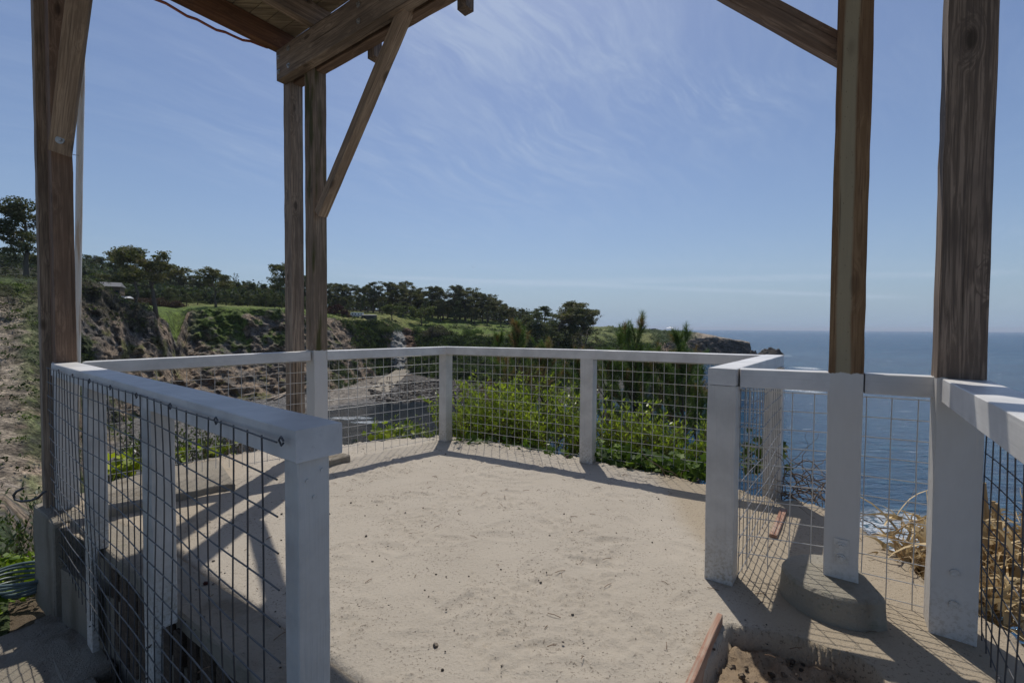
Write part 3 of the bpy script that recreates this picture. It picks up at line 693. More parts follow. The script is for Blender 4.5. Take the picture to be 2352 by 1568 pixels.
stack('brown rocky islet low in the cove, behind the fence wire below the pine tops', 1545, 250, 34, 19, 24, 12, (.17, .13, .095))
stack('grey broken rock at the cliff foot, seen through the wire beneath the brown islet', 1500, 175, 24, 10, 20, 14, (.12, .11, .1))
stack('flat wave washed rock below the brown islet', 1590, 190, 16, 5, 12, 17, (.10, .085, .07))
# ramp path down to the beach
def ribbon(name, pts, lift, mt, thick=.4):
    mbb = MB(); top_ = []; 
    for (xl, yl, xr, yr) in pts:
        a = hit(xl, yl, 140); b = hit(xr, yr, 140); z = max(a.z, b.z) + lift; top_.append((Vector((a.x, a.y, z)), Vector((b.x, b.y, z))))
    for i in range(len(top_) - 1):
        a, b = top_[i]; c, d = top_[i + 1]; dn = Vector((0, 0, -thick - 1.5))
        mbb.add([a, b, d, c, a + dn, b + dn, d + dn, c + dn], [(0, 1, 2, 3), (4, 7, 6, 5), (0, 4, 5, 1), (1, 5, 6, 2), (2, 6, 7, 3), (3, 7, 4, 0)])
    return mbb.build(name, mt)
tag(ribbon('path', [(845, 898, 893, 902), (856, 886, 905, 888), (872, 874, 922, 872), (893, 862, 934, 860), (915, 850, 950, 848), (945, 842, 966, 842), (975, 836, 990, 837)], .15, M['conc']), kind='structure')
# ------------------------------------------------------------ trees
TREES = {}
def clump_points(c, r, n, flat_=.40):
    o = rng.normal(size=(n, 3)); o /= np.linalg.norm(o, axis=1)[:, None]; rr = rng.random((n, 1)) ** .45 * r
    o = o * rr; o[:, 2] *= flat_; return np.asarray(c) + o
def make_tree(kind, seed, h=20.):
    """returns trunk mesh, crown mesh in local metres, height h"""
    rr = random.Random(seed); mbb = MB(); cl = []; cr_ = []
    def limb(p, d, L, r, lev):
        pts_ = [Vector(p)]; d = Vector(d).normalized(); rs = [r]
        for i in range(4):
            d = (d + Vector((rr.uniform(-.25, .25), rr.uniform(-.25, .25), rr.uniform(-.08, .22)))).normalized()
            pts_.append(pts_[-1] + d * L / 4); rs.append(r * (1 - .2 * (i + 1)))
        mbb.tube(pts_, rs, 5, False)
        if lev > 0:
            for k in range(2):
                q = pts_[rr.choice([2, 3])]; dd = (d + Vector((rr.uniform(-1, 1), rr.uniform(-1, 1), rr.uniform(-.1, .5)))).normalized()
                limb(q, dd, L * .5, r * .5, lev - 1)
        for q in (pts_[-1], pts_[-2]): cl.append(q + Vector((rr.uniform(-.4, .4), rr.uniform(-.4, .4), .3)))
        return pts_
    lean = {'umbrella': (-.12, 0), 'leaning': (-.22, 0), 'windswept': (.18, 0)}.get(kind, (rr.uniform(-.05, .05), rr.uniform(-.05, .05)))
    tp = [Vector((0, 0, -.8))]; nseg = 7
    for i in range(1, nseg + 1):
        t_ = i / nseg; tp.append(Vector((lean[0] * h * t_ * t_ + rr.uniform(-.02, .02) * h, lean[1] * h * t_ + rr.uniform(-.02, .02) * h, h * .9 * t_)))
    r0 = {'low': .035, 'conifer': .02}.get(kind, .026) * h
    mbb.tube(tp, [r0 * (1.25 if i == 0 else 1 - .8 * i / nseg) for i in range(nseg + 1)], 7)
    def tpos(t_):
        k = min(int(t_ * nseg), nseg - 1); return tp[k].lerp(tp[k + 1], t_ * nseg - k)
    if kind in ('umbrella', 'leaning', 'windswept'):
        for i in range(16):
            t_ = rr.uniform(.46, .98); a = rr.uniform(0, 6.283); spread = h * (.40 if t_ < .85 else .28) * rr.uniform(.55, 1)
            bx = -.5 if kind == 'leaning' else (.5 if kind == 'windswept' else -.15)
            limb(tpos(t_), (math.cos(a) + bx, math.sin(a), .5 - .35 * (1 - t_)), spread, r0 * .35, 1)
        size, n_, tone_a, tone_b = h * .082, 70, (.085, .100, .048), (.200, .175, .090)
    elif kind == 'pine':
        for i in range(30):
            t_ = rr.uniform(.22, 1.0); a = rr.uniform(0, 6.283)
            limb(tpos(t_), (math.cos(a), math.sin(a), .35), h * (.27 - .18 * abs(t_ - .66)) * rr.uniform(.5, 1), r0 * .26, 1 if rr.random() < .5 else 0)
        size, n_, tone_a, tone_b = h * .072, 52, (.070, .088, .046), (.170, .150, .085)
    elif kind == 'conifer':
        for i in range(30):
            t_ = rr.uniform(.1, 1.0); a = rr.uniform(0, 6.283)
            limb(tpos(t_), (math.cos(a), math.sin(a), .25), h * (.36 * (1.08 - t_)) * rr.uniform(.7, 1), r0 * .25, 0)
        size, n_, tone_a, tone_b = h * .085, 52, (.065, .090, .045), (.140, .140, .070)
    elif kind == 'sparse':
        for i in range(16):
            t_ = rr.uniform(.35, 1.0); a = rr.uniform(0, 6.283)
            limb(tpos(t_), (math.cos(a) + .2, math.sin(a), .5), h * .34 * rr.uniform(.5, 1), r0 * .3, 1)
        cl = cl[::2]; size, n_, tone_a, tone_b = h * .05, 26, (.05, .05, .03), (.10, .085, .05)
    else:  # low dome
        for i in range(20):
            t_ = rr.uniform(.3, .8); a = rr.uniform(0, 6.283)
            limb(tpos(t_), (math.cos(a), math.sin(a), .45), h * .75 * rr.uniform(.6, 1), r0 * .4, 0)
        size, n_, tone_a, tone_b = h * .17, 90, (.070, .095, .035), (.15, .16, .06)
    P_ = []; sh_ = []
    for q in cl:
        if q.z < h * .12 and kind != 'low': continue
        P_.append(clump_points(q, size * rr.uniform(.75, 1.35), n_)); sh_.append(np.full(n_, rr.random()))
    P_ = np.concatenate(P_); sh_ = np.concatenate(sh_)
    v, f = tri_cloud(P_, size * .36 * rng.uniform(.6, 1.3, len(P_)))
    t_ = tones(len(P_), 3, tone_a, tone_b, .3, np.clip(sh_ * .8 + rng.random(len(P_)) * .2, 0, 1))
    me = bpy.data.meshes.new('trunk'); me.from_pydata(mbb.v, [], mbb.f); me.polygons.foreach_set('use_smooth', [True] * len(me.polygons)); me.update(); me.materials.append(M['bark'])
    mc = np_mesh('crown', v, f, M['crown'], None, False, t_); mcm = mc.data; bpy.data.objects.remove(mc)
    # real top of this tree
    return me, mcm, float(P_[:, 2].max())
def proto(kind, seed):
    k = (kind, seed)
    if k not in TREES: TREES[k] = make_tree(kind, seed)
    return TREES[k]
def tree(x, d, ytop, kind, seed, label, group=None, name='pine_tree', wide=1., cat='tree', sink=0., rz=None):
    me, mc, ht = proto(kind, seed); p = P(x, d, -.3 - sink); want = D(x, ytop, d).z - p.z; s = want / ht
    o = empty(name, p, label, cat, group, random.uniform(-.5, .5) if rz is None else rz); o.scale = (s * wide, s * wide, s)
    for nm, mm in (('trunk', me), ('crown', mc)):
        q = bpy.data.objects.new(nm, mm); C.objects.link(q); q.parent = o
    return o
# single trees one can tell apart
tree(62, 100, 458, 'pine', 1, 'tall dark pine with tiered branches on the far left, half behind the outer timber post', wide=1.1)
tree(318, 166, 577, 'leaning', 2, 'pine leaning to the left just left of the big umbrella pine on the lawn', wide=1.0, rz=0)
tree(358, 152, 563, 'umbrella', 3, 'large umbrella-shaped pine with a bare straight trunk standing at the cliff edge lawn', wide=1.3, rz=0)
tree(497, 203, 616, 'umbrella', 4, 'broad spreading pine in the middle of the lawn, right of the umbrella pine', wide=1.25)
tree(668, 215, 601, 'leaning', 5, 'pine whose crown pokes out left of the twin mid posts', rz=0)
tree(541, 330, 626, 'sparse', 6, 'thin bare-looking dead tree top rising above the lawn trees', wide=.5)
tree(1280, 236, 689, 'windswept', 7, 'large windswept pine with a thick trunk at the right end of the headland trees', wide=1.5, rz=0)
tree(1238, 225, 716, 'conifer', 8, 'dark bushy tree directly left of the large windswept pine', wide=1.25)
tree(1333, 262, 708, 'windswept', 9, 'windswept cypress at the right edge of the tree group, crown swept to the right', wide=1.2, rz=0, name='cypress_tree')
tree(1345, 205, 722, 'sparse', 10, 'small sparse pine with visible branches below the cypress at the tree line end', wide=1.15)
tree(900, 285, 697, 'low', 11, 'low rounded cypress at the edge of the tall pines, left of the flat-topped one', name='cypress_tree', wide=1.3)
tree(968, 300, 703, 'low', 12, 'low flat-topped cypress with forked trunk beside the meadow path', name='cypress_tree', wide=1.15)
tree(318, 138, 800, 'sparse', 13, 'thin young pine growing from the eroded slope below the lawn', wide=1.1, name='young_pine')
for i, (x, yt, d, w_) in enumerate([(1212, 722, 240, 1.5), (1228, 742, 226, 1.7), (1262, 738, 232, 1.7), (1300, 728, 246, 1.6), (1318, 744, 238, 1.5), (1268, 720, 250, 1.5), (1232, 708, 300, 1.5), (1250, 703, 290, 1.5), (1332, 716, 262, 1.4), (1306, 707, 262, 1.6)]):
    tree(x, d, yt, 'conifer', 40 + i % 3, 'dark bushy tree in the clump under the large windswept pine', 'bushy trees under the large windswept pine', name='conifer', wide=w_)
# rows of pines behind the meadow and the lawn
row = []
for (x, yt) in [(762,650),(778,652),(795,653),(812,651),(828,660),(845,656),(858,645),(872,660),(888,648),(902,652),(916,646),(931,644),(945,655),(955,668),(966,659),(980,664),(992,657),(1006,660),(1018,664),(1028,676),(1043,655),(1056,662),(1069,659),(1082,667),(1094,671),(1108,674),(1122,674),(1134,682),(1147,688),(1158,697),(1170,704),(1182,706),(1195,709),(1208,716),(1220,722)]:
    row.append((x, random.uniform(325, 350) if x < 1150 else random.uniform(338, 352), yt, random.choice(['pine', 'pine', 'umbrella'])))
for (x, yt) in [(770,672),(803,680),(838,676),(878,680),(925,680),(976,684),(1012,688),(1050,690),(1088,693),(1118,700),(1150,706),(1176,716),(1205,722)]:
    row.append((x, random.uniform(312, 322), yt, random.choice(['pine', 'conifer'])))
for i, (x, d, yt, kd_) in enumerate(row):
    near_ = 'front' if d < 323 else 'back'
    tree(x, d, yt, kd_, 20 + i % 4, 'dark tall pine in the dense stand behind the green meadow', 'pines in the stand behind the meadow', wide=random.uniform(.95, 1.3))
row2 = [(205,585,340),(222,587,345),(240,590,350),(256,592,350),(272,598,350),(290,606,345),(305,612,340),(335,618,330),(378,600,300),(398,612,290),(412,622,285),(428,630,290),(446,632,280),(470,640,285),(520,632,290),(545,648,300),(556,655,270),(572,645,290),(585,650,275),(606,652,280),(622,655,270),(640,652,290),(655,660,285),(690,640,290),(704,632,290),(728,650,300),(745,652,310)]
for i, (x, yt, d) in enumerate(row2):
    tree(x, d, yt, random.choice(['pine', 'conifer', 'pine']), 30 + i % 4, 'dark pine in the wood behind the lawn and the near ridge', 'pines in the wood behind the lawn', wide=random.uniform(1.1, 1.5))
for i, (x, yt) in enumerate([(388, 660), (405, 664), (430, 668), (455, 672), (520, 668), (548, 670), (570, 668), (595, 676), (612, 664), (632, 672), (648, 678), (695, 680), (712, 676)]):
    tree(x, random.uniform(232, 246), yt, 'conifer', 40 + i % 3, 'low bushy conifer along the back edge of the lawn', 'bushy conifers edging the lawn', name='conifer', wide=1.3)
for i, (x, yt, d) in enumerate([(-25, 590, 300), (10, 588, 320), (30, 592, 320), (75, 590, 320), (100, 588, 310), (-60, 570, 200), (15, 612, 170), (40, 618, 160), (92, 612, 165), (185, 596, 330), (200, 612, 260), (225, 620, 250), (250, 630, 260), (275, 640, 240)]):
    tree(x, d, yt, 'conifer', 40 + i % 3, 'dark conifer in the hazy wood on the rising hill at the left', 'conifers on the left hill', name='conifer', wide=1.5)
# far wood on the hill reads as one mass
fw = []
for i in range(900):
    x = random.uniform(-120, 700); d = random.uniform(300, 560); fw.append((x, d))
for i in range(420):
    x = random.uniform(700, 1215); d = random.uniform(352, 395); fw.append((x, d))
for i in range(420):
    fw.append((random.uniform(185, 700), random.uniform(258, 300)))
fv = []; ft = []
for (x, d) in fw:
    p = P(x, d); hgt = random.uniform(8, 15) * (1 if x < 700 else .75) * (.62 if d < 300.5 else 1); k = random.uniform(.8, 2.0)
    q = clump_points((p.x, p.y, p.z + hgt * .6), hgt * .55, 34, 1.); fv.append(q); ft.append(np.tile(np.array([.05, .062, .036]) * k, (34, 1)))
fv = np.concatenate(fv); ft = np.concatenate(ft); v, f = tri_cloud(fv, rng.uniform(1.2, 2.6, len(fv)))
tag(np_mesh('hill_wood', v, f, M['crown'], None, False, np.repeat(ft, 3, 0)), 'dark distant wood covering the hill behind the lawn trees', 'forest', kind='stuff')
# shrubs one can tell apart
def bush(x, d, wid, hgt, label, tone_a, tone_b, name='shrub', group=None, n=60, per=60, leaf=.3, dz=0., flatten=.7):
    p = P(x, d, dz); cs = []; 
    for i in range(n):
        a = rng.normal(size=3); a /= np.linalg.norm(a); a[2] = abs(a[2]); a *= rng.random() ** .35
        cs.append([p.x + a[0] * wid / 2, p.y + a[1] * wid * .35, p.z + a[2] * hgt * .85])
    pp = np.concatenate([clump_points(c, wid * .11, per, flatten) for c in cs]); v, f = tri_cloud(pp, leaf * rng.uniform(.6, 1.4, len(pp)))
    sh_ = np.repeat(rng.random(n), per)
    o = np_mesh(name, v, f, M['brush'], None, False, tones(len(pp), 3, tone_a, tone_b, .3, sh_)); return tag(o, label, 'shrub', group)
bush(1010, 270, 22, 7.2, 'big grey-brown rounded shrub in the middle of the meadow', (.06, .055, .04), (.125, .11, .085), leaf=.5, n=90)
bush(770, 258, 13, 6.5, 'large dark red shrub beside the parked camper, right of the twin posts', (.055, .025, .025), (.10, .05, .045), leaf=.5)
bush(792, 258, 7, 4, 'smaller dark red shrub next to the camper', (.06, .03, .028), (.11, .055, .05), leaf=.4)
bush(342, 215, 22, 3.6, 'long low reddish hedge behind the big umbrella pine', (.055, .035, .03), (.10, .065, .055), leaf=.5, n=80)
bush(392, 215, 14, 3.2, 'low reddish hedge to the right of the umbrella pine trunk', (.055, .035, .03), (.10, .065, .055), leaf=.5)
bush(487, 180, 12, 6, 'round grey-green bush hanging on the cliff ledge below the lawn', (.035, .05, .022), (.08, .095, .04), dz=-9)
bush(1085, 268, 14, 4, 'bright green shrub to the right of the grey-brown meadow shrub', (.06, .10, .025), (.12, .17, .04), leaf=.4)
bush(880, 262, 24, 4.5, 'pale green wide shrub by the dark shed at the cliff edge', (.07, .10, .035), (.15, .18, .07), leaf=.4, n=80)
bush(1310, 215, 10, 4, 'dark round bush at the foot of the large windswept pine', (.025, .03, .018), (.05, .055, .03), leaf=.4)
# ------------------------------------------------------------ small far things
M['white'] = simple('white enamel', (.75, .75, .74), .35); M['black'] = simple('dark glass', (.02, .022, .025), .15); M['rubber'] = simple('tyre rubber', (.02, .02, .02), .8)
M['roof'] = simple('grey shingles', (.16, .16, .165), .8, 0, 2); M['siding'] = simple('brown siding', (.16, .11, .07), .8, 0, 2); M['dkgreen'] = simple('dark grey green siding', (.045, .055, .055), .8, 0, 2)
M['redpaint'] = simple('red car paint', (.30, .02, .03), .25); M['bluepaint'] = simple('dark blue car paint', (.03, .05, .09), .25); M['tentw'] = simple('white canvas', (.8, .8, .8), .7)
def camper(x, d, rz, label):
    o = empty('camper_trailer', P(x, d, .1), label, 'camper', None, rz); w_ = world_of(o)
    def loc(mb_, nm, mt, par=o):
        q = mb_.build(nm, mt); q.parent = par; return q
    a = MB(); prof = [(-3.6, .6), (3.6, .6), (3.6, 2.9), (-2.6, 3.1), (-3.3, 2.6), (-3.7, 1.6)]; n = len(prof)
    a.add([(x_, -1.2, z_) for x_, z_ in prof] + [(x_, 1.2, z_) for x_, z_ in prof], [tuple(range(n)), tuple(range(2 * n - 1, n - 1, -1))] + [(i, i + n, (i + 1) % n + n, (i + 1) % n) for i in range(n)]); body = loc(a, 'body', M['white'])
    for wx in (-2.2, -.6, 1.2, 2.7):
        a = MB(); a.abox(wx - .35, wx + .35, -1.24, -1.19, 1.7, 2.3); loc(a, 'window', M['black'])
    a = MB(); a.abox(-3.5, 3.4, -1.23, -1.195, 1.0, 1.25); loc(a, 'stripe', M['black'])
    for wx in (.3, 1.1):
        a = MB(); a.tube([(wx, -1.25, .4), (wx, -1.0, .4)], .38, 12); loc(a, 'wheel', M['rubber'])
    return o
camper(820, 264, .1, 'white camper trailer with dark windows parked between the red shrubs and the dark shed')
def shed(x, d, w_, dp, hh, rz, wall, roofm, label, name, rise=1.0, win=False):
    o = empty(name, P(x, d, -.2), label, 'building', None, rz)
    a = MB(); a.abox(-w_/2, w_/2, -dp/2, dp/2, 0, hh); q = a.build('wall', wall); q.parent = o
    a = MB(); W = w_/2 + .4; Dp = dp/2 + .4
    a.add([(-W, -Dp, hh), (W, -Dp, hh), (W, Dp, hh), (-W, Dp, hh), (-W * .85, 0, hh + rise), (W * .85, 0, hh + rise)], [(0, 1, 5, 4), (2, 3, 4, 5), (1, 2, 5), (3, 0, 4), (3, 2, 1, 0)]); q = a.build('roof', roofm); q.parent = o
    a = MB(); a.abox(-w_*.3, -w_*.3 + .9, -dp/2 - .04, -dp/2 + .01, 0, 2.0); q = a.build('door', M['black']); q.parent = o
    if win:
        for wx in (w_*.05, w_*.3):
            a = MB(); a.abox(wx, wx + 1.1, -dp/2 - .04, -dp/2 + .01, 1.0, 2.0); q = a.build('window', M['black']); q.parent = o
    return o
shed(848, 262, 7.5, 4, 2.7, -.1, M['dkgreen'], M['roof'], 'dark low shed with a flat grey roof on the lawn beside the camper', 'shed', .5)
shed(256, 176, 7, 7, 3.4, .5, M['siding'], M['roof'], 'brown house with a grey roof showing just behind the brush ridge', 'house', 1.8, True)
shed(288, 158, 3.2, 2.6, 1.6, .3, M['siding'], M['white'], 'tiny pale hut beside the house on the ridge', 'hut', .7)
def car(x, d, rz, paintm, label, s=1.):
    o = empty('parked_car', P(x, d, .05), label, 'car', 'vehicles parked on the far headland', rz); o.scale = (s, s, s)
    a = MB(); prof = [(-2.1, .35), (2.1, .35), (2.15, .8), (1.3, .95), (.7, 1.45), (-1.2, 1.45), (-1.95, .95), (-2.2, .8)]; n = len(prof)
    a.add([(x_, -.85, z_) for x_, z_ in prof] + [(x_, .85, z_) for x_, z_ in prof], [tuple(range(n)), tuple(range(2 * n - 1, n - 1, -1))] + [(i, i + n, (i + 1) % n + n, (i + 1) % n) for i in range(n)]); q = a.build('body', paintm); q.parent = o
    a = MB(); a.abox(-1.1, .75, -.87, .87, .98, 1.34); q = a.build('window', M['black']); q.parent = o
    for wx in (-1.3, 1.3):
        for wy in (-.85, .7):
            a = MB(); a.tube([(wx, wy - .02, .33), (wx, wy + .17, .33)], .34, 12); q = a.build('wheel', M['rubber']); q.parent = o
car(1169, 330, .1, M['bluepaint'], 'dark blue car parked under the last pines of the stand')
car(1245, 268, .1, M['redpaint'], 'red car glinting between the dark bushy tree and the windswept pine')
car(1336, 300, -.1, M['white'], 'white car behind the small sparse pine', 1.2)
car(1502, 447, .1, M['bluepaint'], 'dark vehicle on the headland ridge left of the white canopy tent', 1.5)
def canopy(x, d):
    o = empty('canopy_tent', P(x, d, .6), 'white peaked canopy tent on the headland skyline', 'tent')
    a = MB(); s = 3.6; a.add([(-s, -s, 2.3), (s, -s, 2.3), (s, s, 2.3), (-s, s, 2.3), (0, 0, 3.7), (-s, -s, 2.0), (s, -s, 2.0), (s, s, 2.0), (-s, s, 2.0)], [(0, 1, 4), (1, 2, 4), (2, 3, 4), (3, 0, 4), (0, 5, 6, 1), (1, 6, 7, 2), (2, 7, 8, 3), (3, 8, 5, 0)])
    q = a.build('roof', M['tentw']); q.parent = o
    for sx_ in (-1, 1):
        for sy_ in (-1, 1):
            a = MB(); a.tube([(sx_ * 3.5, sy_ * 3.5, -.5), (sx_ * 3.5, sy_ * 3.5, 2.2)], .07, 5); q = a.build('leg', M['white']); q.parent = o
canopy(1539, 455)
def person(x, y, label, cm, rz=0.):
    p = hit(x, y, 140) + Vector((0, 0, .5)); o = empty('person', p, label, 'person', 'people walking on the ramp', rz)
    J = [(0, 0, .95), (0, 0, 1.2), (0, 0, 1.45), (0, 0, 1.55), (0, 0, 1.7), (.10, .06, .5), (.11, -.02, .06), (.11, .12, .03), (-.10, -.1, .5), (-.11, -.25, .1), (-.11, -.12, .04), (.22, 0, 1.4), (.27, .08, 1.1), (.25, .2, .9), (-.22, 0, 1.4), (-.27, -.06, 1.1), (-.25, .02, .88)]
    Eg = [(0, 1), (1, 2), (2, 3), (3, 4), (0, 5), (5, 6), (6, 7), (0, 8), (8, 9), (9, 10), (2, 11), (11, 12), (12, 13), (2, 14), (14, 15), (15, 16)]
    rad_ = [.14, .13, .15, .06, .10, .075, .045, .04, .075, .045, .04, .06, .045, .035, .06, .045, .035]
    me = bpy.data.meshes.new('body'); me.from_pydata(J, Eg, []); me.update(); me.materials.append(cm)
    b = bpy.data.objects.new('body', me); C.objects.link(b); b.parent = o
    md = b.modifiers.new('s', 'SKIN'); sk = me.skin_vertices[0].data
    for i, r in enumerate(rad_): sk[i].radius = (r, r * .8)
    sk[0].use_root = True; b.modifiers.new('ss', 'SUBSURF').levels = 1
    a = MB(); bm = bmesh.new(); bmesh.ops.create_uvsphere(bm, u_segments=10, v_segments=6, radius=.115); a.add([v.co + Vector((0, -.02, 1.74)) for v in bm.verts], [[v.index for v in f.verts] for f in bm.faces]); bm.free(); q = a.build('hair', M['black']); q.parent = o
person(889, 876, 'person in dark reddish clothes walking on the beach ramp, the left one of the two', simple('dark red clothes', (.10, .05, .05), .8))
person(895, 876, 'person in dark grey clothes walking on the beach ramp, the right one of the two', simple('dark grey clothes', (.05, .05, .055), .8), .5)
M['drift'] = simple('bleached driftwood', (.42, .33, .24), .85, 0, 4, .3)
def log(name, x0, y0, x1, y1, r, label):
    a = hit(x0, y0, 90); b = hit(x1, y1, 90); a.z += r; b.z += r; mbb = MB()
    mbb.tube([a + (b - a) * t_ + Vector((0, 0, random.uniform(-.05, .05))) for t_ in (0, .25, .5, .75, 1)], [r * 1.1, r, r * .9, r * .85, r * .6], 8)
    tag(mbb.build(name, M['drift'], None, True), label, 'driftwood', 'driftwood logs on the beach')
log('driftwood_log', 612, 921, 670, 903, .42, 'long forked driftwood log on the grey beach, left of the twin mid posts'); log('driftwood_log', 628, 920, 664, 905, .3, 'thinner driftwood log lying against the long one')
log('driftwood_log', 556, 911, 582, 907, .34, 'short driftwood log near the foot of the grey cliff slab'); log('driftwood_log', 890, 868, 950, 862, .3, 'driftwood log among the dark rocks below the ramp')
# gulls
def gull(x, y, d, s, rz, label):
    o = empty('gull', D(x, y, d), label, 'bird', 'gulls gliding over the headland', rz)
    b = MB(); b.tube([(0, -.28, 0), (0, -.18, .02), (0, 0, .03), (0, .16, .02), (0, .30, .0)], [.01, .055, .075, .05, .012], 8); q = b.build('body', M['tentw'], None, True); q.parent = o
    for sg in (-1, 1):
        w2 = MB(); w2.add([(0, -.08, .03), (0, .10, .03), (sg * .35, .12, .16), (sg * .35, -.06, .16), (sg * .72, .0, .08), (sg * .35, .03, .175), (0, .02, .05), (sg * .35, .03, .14)], [(0, 6, 5, 3), (6, 1, 2, 5), (3, 5, 4), (5, 2, 4), (0, 3, 7), (1, 7, 2), (3, 4, 7), (2, 7, 4)]); q = w2.build('wing', simple('grey wing', (.25, .25, .27), .7)); q.parent = o
    o.scale = (s, s, s)
gull(1087, 614, 170, 1., .6, 'small gull in the sky above the tall pines, the leftmost gull')
gull(1469, 673, 150, 1., -.4, 'small gull in the sky between the pines and the open sea')
gull(1460, 681, 150, .8, .3, 'smaller gull just below and left of the other one over the headland')
# ------------------------------------------------------------ the lookout: sand terrace
Uv = Vector((-.811, .585, 0)); Vv = Vector((.585, .811, 0)); Zv = Vector((0, 0, 1))
edge_px = [(118, 1204), (180, 1150), (262, 1108), (400, 1068), (505, 1045), (640, 1026), (790, 1020), (900, 1008), (1015, 998), (1100, 1008), (1230, 1030), (1345, 1056), (1480, 1078), (1620, 1108), (1720, 1128), (1890, 1158), (1972, 1205), (2050, 1262), (2130, 1330), (2230, 1395), (2352, 1480), (2600, 1640)]
poly = [tuple(G(x, y, 0)[:2]) for x, y in edge_px] + [(1.9, .1), (1.9, -1.6), (-.2, -1.6)]
e0 = G(600, 1568, 0); e1 = G(255, 1270, 0)
poly += [(e0.x + .811 * 1.6, e0.y - .585 * 1.6), (e0.x, e0.y), (e1.x, e1.y)]
hole = [tuple(G(*q, 0)[:2]) for q in [(1672, 1432), (1760, 1448), (1830, 1462), (1900, 1485), (1965, 1505), (2010, 1535), (2045, 1580), (2120, 1680), (2200, 1900), (1500, 1900), (1588, 1580)]]
gx = np.arange(-3.9, 2.9, .0135); gy = np.concatenate([np.arange(-1.6, 1.2, .05), np.arange(1.2, 5.95, .0135)])
GX, GY = np.meshgrid(gx, gy); 
wob = fbm(GX * 2.2, GY * 2.2, 0, 4, 5) * .05
ins = inpoly(GX, GY, poly); dist = pdist(GX, GY, poly); sdf = np.where(ins, dist, -dist)
straight = pdist(GX, GY, [poly[0], poly[-1], poly[-2], poly[-3], poly[-4]], False) < .15   # crisp concrete edge at the left
sd2 = sdf + np.where(straight, 0, wob)
Zs = fbm(GX * 1.3, GY * 1.3, 0, 3, 2) * .014 + fbm(GX * 7, GY * 7, 0, 4, 6) * .006
clod = sstep(.02, .32, fbm(GX * 2.6, GY * 2.6, 0, 4, 15)); Zs += clod * np.maximum(fbm(GX * 42, GY * 42, 0, 2, 17), -.1) * .017
fr = random.Random(3)
for i in range(135):
    cx, cy = fr.uniform(-1.6, 1.3), fr.uniform(1.3, 5.2); a = fr.uniform(0, 3.14); L, W = fr.uniform(.10, .16), fr.uniform(.04, .06)
    dx, dy = GX - cx, GY - cy; u_ = (dx * math.cos(a) + dy * math.sin(a)) / L; v_ = (-dx * math.sin(a) + dy * math.cos(a)) / W; q = u_ * u_ + v_ * v_
    Zs += (-.010 * np.exp(-q * 1.2) + .0065 * np.exp(-((np.sqrt(q) - 1.25) / .35) ** 2)) * fr.uniform(.3, 1.0)
inh = inpoly(GX + wob * .6, GY + wob * .6, hole); dh = pdist(GX, GY, hole)
depth = np.where(inh, np.minimum(dh * 5, .11), 0)
right = sstep(1.05, 1.25, GX + (GY - 2.3) * -.10 + wob)      # bare concrete pad and earth to the right of the fence
Zs = Zs * (1 - .5 * right) - depth + np.where(inh, (fbm(GX * 9, GY * 9, 0, 5, 44) * .07 + np.abs(fbm(GX * 26, GY * 26, 0, 3, 45)) * .03) * sstep(0, .05, dh), 0)
Zs = Zs - np.where(sd2 < .02, np.minimum((.02 - sd2) * 2.0, .9), 0) + np.where((sd2 > -.3) & (sd2 < .06) & ~straight, fbm(GX * 14, GY * 14, 0, 4, 77) * .03, 0)
dst = pdist(GX, GY, [poly[0], poly[-1], poly[-2], poly[-3], poly[-4]], False); Zs -= .04 * sstep(.25, .19, dst)
keep = (sd2 > -.42) & ~(straight & (sdf < .03)) & ~((GX < -1) & (sdf < -.02) & (GY < 3.2)) & ~((GX < -3.3) & (sdf < .0))
tone_s = np.ones(GX.shape + (3,)) * (1 + .05 * fbm(GX * 3, GY * 3, 0, 3, 91))[..., None]
tone_s = mixc(tone_s, np.array([.86, .80, .70]), right * .9); tone_s = mixc(tone_s, np.array([.66, .56, .46]), inh * 1. * sstep(0, .03, dh)); tone_s = mixc(tone_s, np.array([.45, .36, .28]), sstep(.0, -.12, sd2))
lft = sstep(-1.9, -2.2, GX + (GY - 3) * .4); tone_s = mixc(tone_s, np.array([.92, .88, .82]), lft)
ids = -np.ones(GX.shape, int); ids[keep] = np.arange(keep.sum())
q4 = np.stack([ids[:-1, :-1], ids[:-1, 1:], ids[1:, 1:], ids[1:, :-1]], -1).reshape(-1, 4); q4 = q4[(q4 >= 0).all(1)]
sand = np_mesh('ground', np.stack([GX, GY, Zs], -1)[keep], q4, M['sand'], None, True, tone_s[keep]); tag(sand, kind='structure')
# solid earth and concrete below the terrace
mb = MB(); pl = [Vector((x, y, -.035)) for x, y in poly]; cen_ = Vector((-.3, 2.6, 0)); pl = [cen_ + (p - cen_) * .975 for p in pl]; n = len(pl)
for p in pl: p.z = -.30
lowr = [Vector((p.x, p.y, -3.2)) for p in pl]
mb.add(pl + lowr, [tuple(range(n))[::-1]] + [(i, (i + 1) % n, (i + 1) % n + n, i + n) for i in range(n)])
tag(mb.build('terrace_base', M['conc_dark']), kind='structure')
YX, YY = np.meshgrid(np.arange(-14, 14.1, .5), np.arange(-40, -1.2, .5)); YZ = np.full(YX.shape, -.06) + fbm(YX * .5, YY * .5, 0, 3, 4) * .03  # unseen ground behind the camera, added to bounce warm light
iy = np.arange(YX.size).reshape(YX.shape); fy_ = np.stack([iy[:-1, :-1], iy[:-1, 1:], iy[1:, 1:], iy[1:, :-1]], -1).reshape(-1, 4)
tag(np_mesh('bounce_ground', np.stack([YX, YY, YZ], -1).reshape(-1, 3), fy_, M['sand'], None, True, np.ones((YX.size, 3))), kind='structure')
rv, rf, rc = [], [], []
